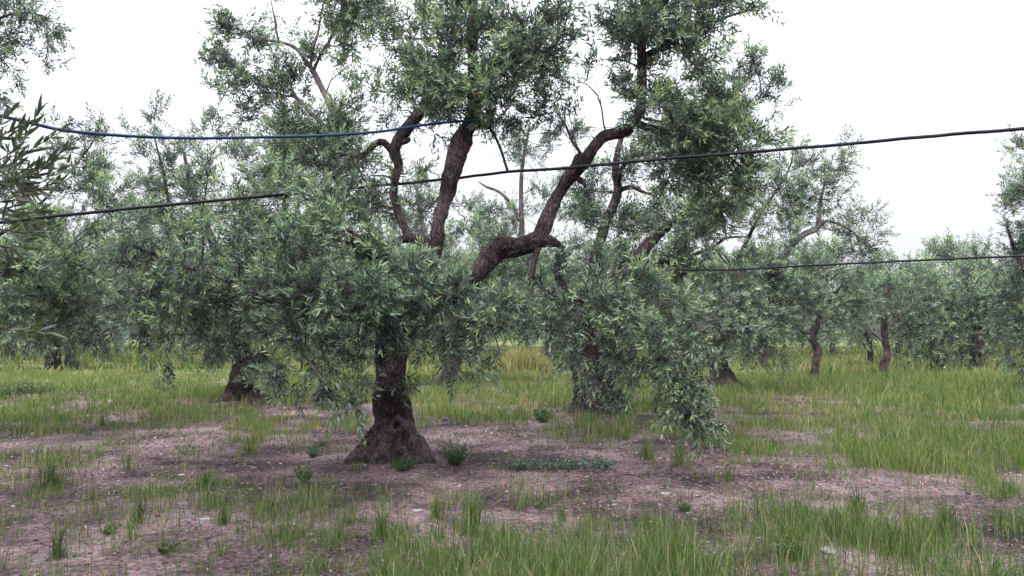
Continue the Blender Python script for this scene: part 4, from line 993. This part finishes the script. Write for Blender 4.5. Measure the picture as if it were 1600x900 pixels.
hose("irrigation_hose", [(1060, 421, 14.0), (1130, 422, 13.6), (1200, 418.5, 13.2), (1300, 413, 12.8), (1400, 408.5, 12.4), (1500, 404, 12.0), (1600, 400, 11.6), (1760, 394, 11)], .0165, M_hose_black,
     "lower black hose at right, ending in the foliage of the second tree", "hose", jit=.004)
hose("wire", [(780, 216, 9.3), (810, 211, 9.3), (850, 208, 9.3), (880, 207, 9.3), (920, 197, 9.3), (955, 194, 9.28), (985, 190, 9.25)], .004, M_wire,
     "thin twisted wire strung between the upright and the leaning limb under the upper foliage", "wire", sides=6, jit=.03)

# ================================================================== grass
COVER_Y = [548, 565, 580, 600, 620, 640, 660, 680, 700, 720, 745, 770, 800, 830, 860, 900, 1000]
COVER = [
"88888888888888888888888888888888",
"77777777777777777777777788888888",
"77777334677766666666667788999999",
"65556653666666666666667738999999",
"88887765666675567776666622788999",
"77666554435636777766555566778999",
"44344454444545422556455555889999",
"33222335641223221334445542899999",
"23221222222112212111345534899999",
"46322322122112211111124444677877",
"46322243222113113112121333566665",
"44445444454433564432332235555566",
"54454453565455665445666664555666",
"45554445776465566565777776656656",
"55556565887676766777787777766766",
"56556666777677777777777777776666",
]
def cover(px, py):
    col = np.clip((px / 50).astype(int), 0, 31)
    row = np.clip(np.searchsorted(COVER_Y, py, side="right") - 1, 0, 15)
    tab = np.array([[int(c) for c in s] for s in COVER])
    # soft lookup between neighbouring cells
    return tab[row, col] / 9.0

def blades(name, base, h, w, lean, tint, mat, label=None, cat=None, kind="stuff", parent=None, segs=2):
    """Tapered bending blades: base (n,3)."""
    n = len(base)
    rr = np.random.default_rng(n)
    a = rr.uniform(0, 6.283, n)
    side = np.stack([np.cos(a), np.sin(a), 0 * a], -1)
    b_ = rr.uniform(0, 6.283, n)
    ld = np.stack([np.cos(b_), np.sin(b_), 0 * b_], -1) * (lean * h)[:, None]
    up = np.array([0, 0, 1.0])
    V = np.empty((n, 5, 3))
    m = base + up * (h * .55)[:, None] + ld * .3
    V[:, 0] = base - side * w[:, None] * .4; V[:, 1] = base + side * w[:, None] * .4
    V[:, 2] = m + side * w[:, None] * .5; V[:, 3] = m - side * w[:, None] * .5
    V[:, 4] = base + up * (h * (1 - .25 * lean))[:, None] + ld
    b0 = np.arange(n)[:, None] * 5
    Fc = np.concatenate([b0 + np.array(f) for f in ((0, 1, 2), (0, 2, 3), (3, 2, 4))])
    T = np.repeat(tint, 5)
    c0 = base.mean(0); c0[2] = 0
    return link(name, mesh_from(name, V.reshape(-1, 3) - (c0 if parent is None else 0), Fc, tint=T, mats=[mat]), parent, label=label, cat=cat, kind=kind, loc=c0 if parent is None else None)

def scatter(n, ymin, ymax, xpad=1.08, seed=0):
    r = np.random.default_rng(seed)
    # uniform on the ground inside the wedge the camera sees
    y = np.sqrt(r.random(n) * (ymax ** 2 - ymin ** 2) + ymin ** 2)
    x = (r.random(n) * 2 - 1) * y * (800 / F) * xpad
    return x, y

def project(x, y, z=0.0):
    rel = np.stack([x, y, z - CAMH + 0 * x], -1)
    fy = rel[:, 1] * CP + rel[:, 2] * SP
    fz = -rel[:, 1] * SP + rel[:, 2] * CP
    return 800 + F * rel[:, 0] / fy, 450 - F * fz / fy

def grass_zone(name, label, n_tufts, y0, y1, per, rad, hmin, hmax, wid, mat, seed, power=1.5, tint0=.35, dry=.08, clump=True, gain=1.0, keepfn=None, gate=False):
    r = np.random.default_rng(seed)
    x, y = scatter(n_tufts, y0, y1, seed=seed)
    px, py = project(x, y)
    px = px + r.normal(size=len(px)) * 16; py = py + r.normal(size=len(py)) * (4 + 5 * (py > 700))
    c = cover(px, py)
    p3 = np.stack([x, y, 0 * x], -1)
    patch = 0.5 + 0.5 * noise3(p3, 1.6, 1)
    pt = np.clip(.5 + .8 * noise3(p3, 1.7, 1) + .5 * noise3(p3, 4.5, 2), 0, 1.6)
    if gate:
        pt = pt * np.clip(.6 + .9 * noise3(p3, 7.5, 0), .08, 1.5) * 1.15
    prob = np.clip(c ** power * gain * (.07 + 1.3 * pt), 0, 1)
    if keepfn is not None: prob = prob * keepfn(x, y, px, py)
    k = r.random(len(x)) < prob
    x, y, c = x[k], y[k], c[k]
    sz = r.uniform(.45, 1.15, len(x)) * (0.55 + 0.55 * c)
    sz = sz * np.clip(1 + .42 * noise3(np.stack([x, y, 0 * x], -1), .9, 2), .5, 1.5)
    tt = tint0 + .12 * noise3(np.stack([x, y, 0 * x], -1), .5, 3) + r.normal(size=len(x)) * .08
    q = np.repeat(np.arange(len(x)), per)
    bx = x[q] + r.normal(size=len(q)) * rad * (0.6 + sz[q] * .6)
    by = y[q] + r.normal(size=len(q)) * rad * (0.6 + sz[q] * .6)
    base = np.stack([bx, by, gh(bx, by) - .01], -1)
    h = (hmin + (hmax - hmin) * r.random(len(q)) ** 1.4) * sz[q]
    tint = np.clip(tt[q] + r.normal(size=len(q)) * .2, 0, .86)
    tint = np.where(r.random(len(q)) < dry, r.uniform(.88, 1, len(q)), tint)
    
    return blades(name, base, h, wid * r.uniform(.6, 1.3, len(q)), r.uniform(.03, .75, len(q)) ** 1.3, tint, mat, label, "grass")

grass_zone("grass", "tall green grass standing in tufts along the front of the picture", 11000, 4.3, 8.2, 14, .050, .09, .41, .0040, M_grass, 201, power=2.2, tint0=.40, gain=1.25, dry=.17, gate=True)
grass_zone("grass", "thin tufted green grass round the foreground tree, thick at right", 13000, 8.2, 15.0, 14, .06, .10, .34, .0065, M_grass, 202, power=1.9, tint0=.50, dry=.16, gain=1.4, gate=True)
grass_zone("grass", "bright green meadow grass between the second and third rows of trees", 12000, 15.0, 30.0, 15, .10, .12, .38, .014, M_grass, 203, power=1.1, tint0=.66, dry=.16, gain=1.5)
grass_zone("grass", "distant yellow-green grass under the far trees", 8000, 30.0, 85.0, 9, .30, .25, .60, .06, M_grass, 204, power=.6, tint0=.55, dry=.35)

# dry straw-coloured grass: the yellow mound and the dry field edges
def dry_keep(x, y, px, py):
    k = 0.10 + .25 * np.clip(noise3(np.stack([x, y, 0 * x], -1), .7, 0), 0, 1)
    k += .95 * np.exp(-((px - 815) / 40) ** 2 - ((py - 578) / 14) ** 2)
    k += .6 * ((px > 1180) & (py < 585)) + .4 * ((px > 640) & (px < 1000) & (py < 585))
    k += .35 * np.exp(-((px - 1350) / 130) ** 2 - ((py - 640) / 16) ** 2) + .2 * np.exp(-((px - 500) / 80) ** 2 - ((py - 640) / 20) ** 2)
    return np.clip(k, 0, 1)
grass_zone("dry_grass", "pale straw-yellow dry grass edging the meadow under the trees", 14000, 12.0, 48.0, 16, .12, .10, .36, .012, M_dry, 205, power=.6, keepfn=dry_keep, tint0=.4, dry=0)
x_, y_ = [], []
r = np.random.default_rng(77)
cen = at(818, 580, ground_d(582))
n = 4200
bx = cen[0] + r.normal(size=n) * .75; by = cen[1] + r.normal(size=n) * .6
hh = .95 * np.exp(-((bx - cen[0]) / 1.0) ** 2) * r.uniform(.6, 1.1, n) + .2
blades("grass_clump", np.stack([bx, by, gh(bx, by)], -1), hh, .03 * r.uniform(.5, 1.2, n), r.uniform(.1, .5, n), r.uniform(0, .9, n), M_dry,
       "domed clump of yellow dry grass in the meadow right of the foreground trunk", "grass clump", kind=None)

# ---- tufts one can pick out, each a thing of its own
def tuft(px, py, wpx, hpx, n, mat, label, tint=(.1, .8), name="grass_tuft", cat="grass tuft", lean=.45, width=.0048):
    d = ground_d(py); p = at(px, py, d); m = d / F
    r = np.random.default_rng(int(px * 7 + py))
    n = int(n * .8); rr = np.minimum(np.abs(r.normal(size=n)) * .62, .9 + .1 * r.random(n)); a = r.uniform(0, 6.28, n)
    rr = rr * (1 + .35 * np.sin(a * 2 + px) + .2 * np.sin(a * 3 + py))
    bx = p[0] + np.cos(a) * rr * wpx * m * .42; by = p[1] + np.sin(a) * rr * wpx * m * .5
    h = hpx * m * (.3 + .85 * r.random(n) ** 1.2) * np.exp(-.7 * np.abs(rr))
    return blades(name, np.stack([bx, by, gh(bx, by) - .01], -1), h, width * r.uniform(.6, 1.3, n), r.uniform(.05, lean, n), np.where(r.random(n) < .12, r.uniform(.86, 1, n), r.uniform(tint[0], tint[1], n)), mat, label, cat, kind=None)
tuft(80, 765, 90, 62, 420, M_grass, "broad dark grass tuft at left on bare soil, the widest of the tufts there", (0, .45))
tuft(217, 826, 34, 66, 130, M_grass, "narrow grass tuft left of the fallen twig's end", (.05, .5))
tuft(200, 738, 30, 44, 90, M_grass, "small thin grass tuft on bare soil behind the fallen twig", (.1, .6))
tuft(320, 768, 66, 46, 200, M_grass, "low wide dark grass tuft midway between the left edge and the roots", (.0, .4))
tuft(348, 824, 44, 52, 140, M_grass, "grass tuft beside the flat white stone at lower left", (.1, .6))
tuft(90, 880, 34, 80, 130, M_grass, "tall dark grass tuft at the bottom left corner", (0, .4))
tuft(683, 806, 38, 66, 160, M_grass, "fresh green grass tuft below the right side of the foreground trunk", (.3, .8))
tuft(738, 830, 60, 96, 340, M_grass, "tallest grass tuft in front of the foreground tree, right of its trunk", (.25, .75))
tuft(878, 812, 24, 36, 70, M_grass, "small isolated bluish grass tuft on the pale bare ground right of centre", (.1, .5))
tuft(598, 838, 46, 74, 210, M_grass, "grass tuft straight below the foreground trunk", (.2, .7))
tuft(1137, 752, 30, 50, 90, M_grass, "thin upright grass tuft right of the lowest hanging foliage", (.1, .6))
tuft(1062, 728, 60, 60, 230, M_grass, "wide yellow-green grass tuft under the lowest hanging foliage", (.4, .85))
tuft(1010, 718, 46, 56, 190, M_grass, "bright grass tuft just left of the lowest hanging foliage", (.4, .8))
tuft(1246, 812, 30, 66, 100, M_grass, "slim grass tuft on violet bare soil at lower right, left of the pale rock's column", (.05, .5))
tuft(1338, 800, 56, 62, 190, M_grass, "dark grass tuft rising above the pale rock at lower right", (.0, .45))
tuft(1478, 838, 80, 80, 320, M_grass, "big dark grass tuft at lower right with a reddish base", (.0, .4))
tuft(388, 712, 56, 40, 170, M_grass, "bright green grass tuft on the bare strip left of the roots", (.4, .8))
tuft(160, 664, 44, 34, 150, M_grass, "green grass tuft at the far edge of the bare strip at left", (.2, .6))
tuft(1170, 672, 40, 34, 120, M_grass, "grass tuft on the bare path right of the hanging foliage", (.4, .85))

# ---- weeds
def weed(px, py, wpx, hpx, n, lf, mat, label, cat="weed", name="weed", flat=False, leafw=.35):
    d = ground_d(py); p = at(px, py, d); m = d / F
    r = np.random.default_rng(int(px * 3 + py))
    gz = float(gh(p[0], p[1]))
    root = link(name, None, label=label, cat=cat, loc=(p[0], p[1], gz))
    a = r.uniform(0, 6.28, n); rr = np.sqrt(r.random(n))
    b0 = np.stack([p[0] + np.cos(a) * rr * wpx * m * (.42 if flat else .12), p[1] + np.sin(a) * rr * (wpx * m * .2 if flat else .06), np.full(n, gz)], -1)
    b0[:, 2] = gh(b0[:, 0], b0[:, 1])
    tip = b0 + np.stack([np.cos(a) * rr * wpx * m * (.08 if flat else .4), np.sin(a) * rr * wpx * m * (.08 if flat else .4), hpx * m * r.uniform(.5, 1.0, n) * (1 - .35 * rr)], -1)
    V, Fc = straight_tubes(b0, tip, r.normal(size=(n, 3)) * .01, np.full(n, .0025), np.full(n, .0012), 2)
    link("stem", mesh_from("stem", V, Fc, mats=[M_weed]), root, kind="stuff")
    k = 14
    q = np.repeat(np.arange(n), k); t = r.uniform(.15, 1, len(q))
    c = b0[q] * (1 - t)[:, None] + tip[q] * t[:, None]
    dv = r.normal(size=c.shape); dv[:, 2] = np.abs(dv[:, 2]) * .8 + .2; dv /= np.linalg.norm(dv, axis=1, keepdims=True)
    sd = np.cross(dv, r.normal(size=c.shape)); sd /= np.linalg.norm(sd, axis=1, keepdims=True)
    l = lf * r.uniform(.6, 1.2, len(q))[:, None]
    W = np.stack([c, c + dv * l * .5 + sd * l * leafw * .5, c + dv * l, c + dv * l * .5 - sd * l * leafw * .5], 1)
    b4 = np.arange(len(q))[:, None] * 4
    Fc = np.concatenate([b4 + np.array([0, 1, 2]), b4 + np.array([0, 2, 3])])
    link("foliage", mesh_from("foliage", W.reshape(-1, 3), Fc, tint=np.repeat(np.clip(.5 + .5 * t + r.normal(size=len(q)) * .2 - .3, 0, 1), 4), mats=[mat]), root, kind="stuff")
weed(710, 727, 58, 52, 70, .035, M_weed, "round bright green leafy weed just right of the foreground tree's roots")
weed(474, 757, 34, 48, 34, .035, M_weed, "small dark weed left of the foreground tree's roots")
weed(588, 722, 30, 56, 40, .035, M_weed, "leafy green shoots growing against the front of the flared trunk base", name="sucker_shoots", cat="shoots")
weed(632, 738, 56, 26, 50, .03, M_weed, "low green weeds at the foot of the flared trunk, under the knot hole")
weed(900, 736, 130, 24, 75, .035, M_blueweed, "blue-green creeping weed patch on bare ground, its wider right half", flat=True, name="creeping_weed", leafw=.55)
weed(815, 734, 76, 22, 38, .035, M_blueweed, "smaller left part of the blue-green creeping weeds, nearer the trunk", flat=True, name="creeping_weed", leafw=.55)
weed(40, 622, 90, 30, 110, .06, M_weed, "dark leafy weed patch in the grass at the far left edge", flat=True, name="creeping_weed", leafw=.4)
weed(850, 662, 40, 30, 40, .06, M_weed, "dark weed in the grass left of the second tree's trunk")
weed(490, 715, 26, 22, 24, .04, M_blueweed, "pale grey-green seedling on the soil beyond the left root", name="seedling", cat="seedling")

for (px_, py_, w_, h_, n_, t_) in [(846, 790, 26, 14, 14, "tiny leafy weed on the bare band, left of the small bluish grass tuft"), (1068, 800, 30, 18, 18, "small leafy weed at the back edge of the tall front grass"), (500, 700, 22, 16, 14, "small weed on pinkish soil behind the left root"),
        (262, 868, 34, 20, 18, "dark leafy weed between sparse tufts at the bottom left"), (170, 842, 26, 16, 12, "small dark weed left of the narrow grass tuft"), (1240, 880, 60, 46, 40, "broad-leaved weed in the dark grass left of the lumpy pale rock"), (1390, 846, 40, 26, 26, "low broad-leaved weed on violet soil, right of the lumpy pale rock")]:
    weed(px_, py_, w_, h_, n_, .03, M_weed, t_)
# ================================================================== litter, stones, sticks
r = np.random.default_rng(55)
n = 230000
x, y = scatter(n, 4.4, 22.0, seed=56)
px, py = project(x, y)
q3 = np.stack([x, y, 0 * x], -1)
dens = np.clip(.5 + .45 * noise3(q3, 1.3, 0) + .4 * noise3(q3, 6.0, 1), .05, 1)
k = r.random(n) < dens ** 1.5 * 1.3
x, y = x[k], y[k]; n = len(x)
l = .014 + .055 * r.random(n) ** 1.8 * np.clip(y / 9, .8, 1.8); w = l * (.07 + .4 * r.random(n) ** 2)
a = r.uniform(0, 6.28, n)
ax = np.stack([np.cos(a), np.sin(a), r.normal(size=n) * .22], -1); sd = np.stack([-np.sin(a), np.cos(a), r.normal(size=n) * .25], -1)
c = np.stack([x, y, gh(x, y) + .006 + .008 * r.random(n)], -1)
W = np.stack([c - ax * l[:, None] * .5, c + sd * w[:, None] * .5, c + ax * l[:, None] * .5, c - sd * w[:, None] * .5], 1)
b4 = np.arange(n)[:, None] * 4
Fc = np.concatenate([b4 + np.array([0, 1, 2]), b4 + np.array([0, 2, 3])])
tt = np.clip(r.beta(1.3, 1.8, n), 0, .95); tt = np.where(r.random(n) < .05, 1.0, tt)
link("leaf_litter", mesh_from("leaf_litter", W.reshape(-1, 3), Fc, tint=np.repeat(tt, 4), mats=[M_litter]), None, label="fallen leaves and straw scattered over the bare violet-brown ground", cat="leaf litter", kind="stuff")

ico_v = np.array([(0, 0, 1), (.894, 0, .447), (.276, .851, .447), (-.724, .526, .447), (-.724, -.526, .447), (.276, -.851, .447), (.724, .526, -.447), (-.276, .851, -.447), (-.894, 0, -.447), (-.276, -.851, -.447), (.724, -.526, -.447), (0, 0, -1)])
ico_f = np.array([(0, 1, 2), (0, 2, 3), (0, 3, 4), (0, 4, 5), (0, 5, 1), (1, 6, 2), (2, 7, 3), (3, 8, 4), (4, 9, 5), (5, 10, 1), (1, 10, 6), (2, 6, 7), (3, 7, 8), (4, 8, 9), (5, 9, 10), (11, 7, 6), (11, 8, 7), (11, 9, 8), (11, 10, 9), (11, 6, 10)])
n = 5200
x, y = scatter(n, 4.4, 15.0, seed=57)
px, py = project(x, y)
k = r.random(n) < np.clip(.25 + .75 * noise3(np.stack([x, y, 0 * x], -1), .8, 2) + .5 * np.exp(-((py - 790) / 60) ** 2), .05, 1)
x, y = x[k], y[k]; n = len(x)
sz = .006 + .018 * r.random(n) ** 2.5
sc3 = np.stack([r.uniform(.8, 1.5, n), r.uniform(.8, 1.3, n), r.uniform(.3, .6, n)], -1) * sz[:, None]
W = ico_v[None] * (1 + r.normal(size=(n, 12, 1)) * .14) * sc3[:, None] + np.stack([x, y, gh(x, y) + sz * .2], -1)[:, None]
Fc = (np.arange(n)[:, None, None] * 12 + ico_f[None]).reshape(-1, 3)
link("pebbles", mesh_from("pebbles", W.reshape(-1, 3), Fc, tint=np.repeat(r.beta(2, 1.6, n), 12), mats=[M_stone]), None, label="small pale pebbles strewn over the bare ground in the front half", cat="pebbles", kind="stuff")

M_clod = attr_mat("soil_clod", [(0, (0.05, 0.026, 0.031)), (0.5, (0.12, 0.065, 0.072)), (1, (0.24, 0.15, 0.15))], 0.95)
n = 16000
x, y = scatter(n, 4.4, 15.0, seed=58)
q3 = np.stack([x, y, 0 * x], -1)
k = r.random(n) < np.clip(.4 + .6 * noise3(q3, 2.2, 1) + .4 * noise3(q3, .7, 3), .04, 1)
x, y = x[k], y[k]; n = len(x)
sz = .004 + .016 * r.random(n) ** 3
sc3 = np.stack([r.uniform(.8, 1.5, n), r.uniform(.8, 1.5, n), r.uniform(.4, .9, n)], -1) * sz[:, None]
W = ico_v[None] * (1 + r.normal(size=(n, 12, 1)) * .2) * sc3[:, None] + np.stack([x, y, gh(x, y) + sz * .15], -1)[:, None]
Fc = (np.arange(n)[:, None, None] * 12 + ico_f[None]).reshape(-1, 3)
link("soil_clods", mesh_from("soil_clods", W.reshape(-1, 3), Fc, tint=np.repeat(np.clip(r.normal(size=n) * .25 + .5, 0, 1), 12), mats=[M_clod]), None, label="crumbly violet-brown clods of soil over the bare ground", cat="soil clods", kind="stuff")

import bmesh
def rock(px, py, wpx, hpx, dpx, label, tint=.9, seed=1, name="stone"):
    d = ground_d(py); p = at(px, py, d); m = d / F
    bm = bmesh.new(); bmesh.ops.create_icosphere(bm, subdivisions=3, radius=1)
    V = np.array([v.co[:] for v in bm.verts])
    V = V * (1 + .16 * noise3(V, 1.6, seed % 4) + .06 * noise3(V, 5, (seed + 1) % 4))[:, None]
    V = np.sign(V) * np.abs(V) ** .85
    V = V * np.array([wpx * m * .5, dpx * m * .5, hpx * m * .6])
    Fc = np.array([[v.index for v in f.verts] for f in bm.faces]); bm.free()
    z = float(gh(p[0], p[1]))
    link(name, mesh_from(name, V, Fc, tint=np.full(len(V), tint), mats=[M_stone]), None, label=label, cat="stone", loc=(p[0], p[1], z + hpx * m * .2))
rock(1293, 870, 22, 9, 26, "lumpy pale rock lying in the grass at lower right", 1.0, 1)
rock(322, 818, 26, 3, 12, "flat white elongated stone on dark soil at lower left", 1.0, 2)
rock(284, 744, 10, 3, 12, "small bright white stone on the bare soil at left", 1.0, 3)
rock(652, 796, 16, 4, 16, "flat greyish stone in front of the foreground trunk", .8, 4)
rock(484, 836, 12, 3, 12, "small white stone in the front left tufts", .9, 5)
rock(157, 856, 9, 5, 10, "rounded pale pebble at the bottom left", 1.0, 6)
rock(1215, 860, 8, 6, 10, "small pale pebble left of the lumpy rock", 1.0, 7)
rock(1040, 774, 16, 4, 18, "flat pale stone on the bare band right of centre", .8, 8)

def stick(pts, r_m, label, mat=None, name="fallen_twig"):
    P = []
    for px, py, up in pts:
        d = ground_d(py); p = at(px, py, d); P.append((p[0], p[1], float(gh(p[0], p[1])) + r_m + up, r_m))
    P = np.array(P); P[-1, 3] *= .4
    C = catmull(P, .05); c0 = C[0, :3].copy(); C[:, :3] -= c0
    V, Q = tube(C, 8, rough=.1)
    link(name, mesh_from(name, V, tri(Q), smooth=True, mats=[mat or M_twig]), None, label=label, cat="twig", loc=c0)
stick([(154, 775, 0), (180, 777, .01), (205, 773, .005), (216, 770, .0)], .007, "curved fallen twig on bare soil near the dark tuft at left")
stick([(62, 770, 0), (95, 765, .02), (128, 772, .0)], .006, "fallen twig lying under the broad dark tuft at left")
stick([(632, 754, 0), (650, 755, .01), (672, 755, 0)], .004, "straight pale straw stalk in front of the trunk base", M_dry, name="straw_stalk")
stick([(160, 697, 0), (168, 694, .01), (178, 700, 0)], .006, "short pale stick on the pinkish bare strip at far left", M_bark_pale)

# ================================================================== thin evening haze
HX, HY0, HY1, HZ = 140.0, -65.0, 150.0, 9.0
V = np.array([(x, y, z) for x in (-HX, HX) for y in (HY0, HY1) for z in (-1.6, HZ)])
Q = np.array([(0, 1, 3, 2), (4, 6, 7, 5), (0, 4, 5, 1), (2, 3, 7, 6), (0, 2, 6, 4), (1, 5, 7, 3)])
M_haze = bpy.data.materials.new("haze"); M_haze.use_nodes = True
M_haze.node_tree.nodes.clear()
_o = M_haze.node_tree.nodes.new("ShaderNodeOutputMaterial"); _v = M_haze.node_tree.nodes.new("ShaderNodeVolumePrincipled")
_v.inputs["Color"].default_value = (0.9, 0.92, 1.0, 1); _v.inputs["Density"].default_value = 0.00025
M_haze.node_tree.links.new(_v.outputs[0], _o.inputs["Volume"])
link("haze", mesh_from("haze", V, Q, mats=[M_haze]), kind="stuff", label="thin pale haze hanging over the grove", cat="haze")
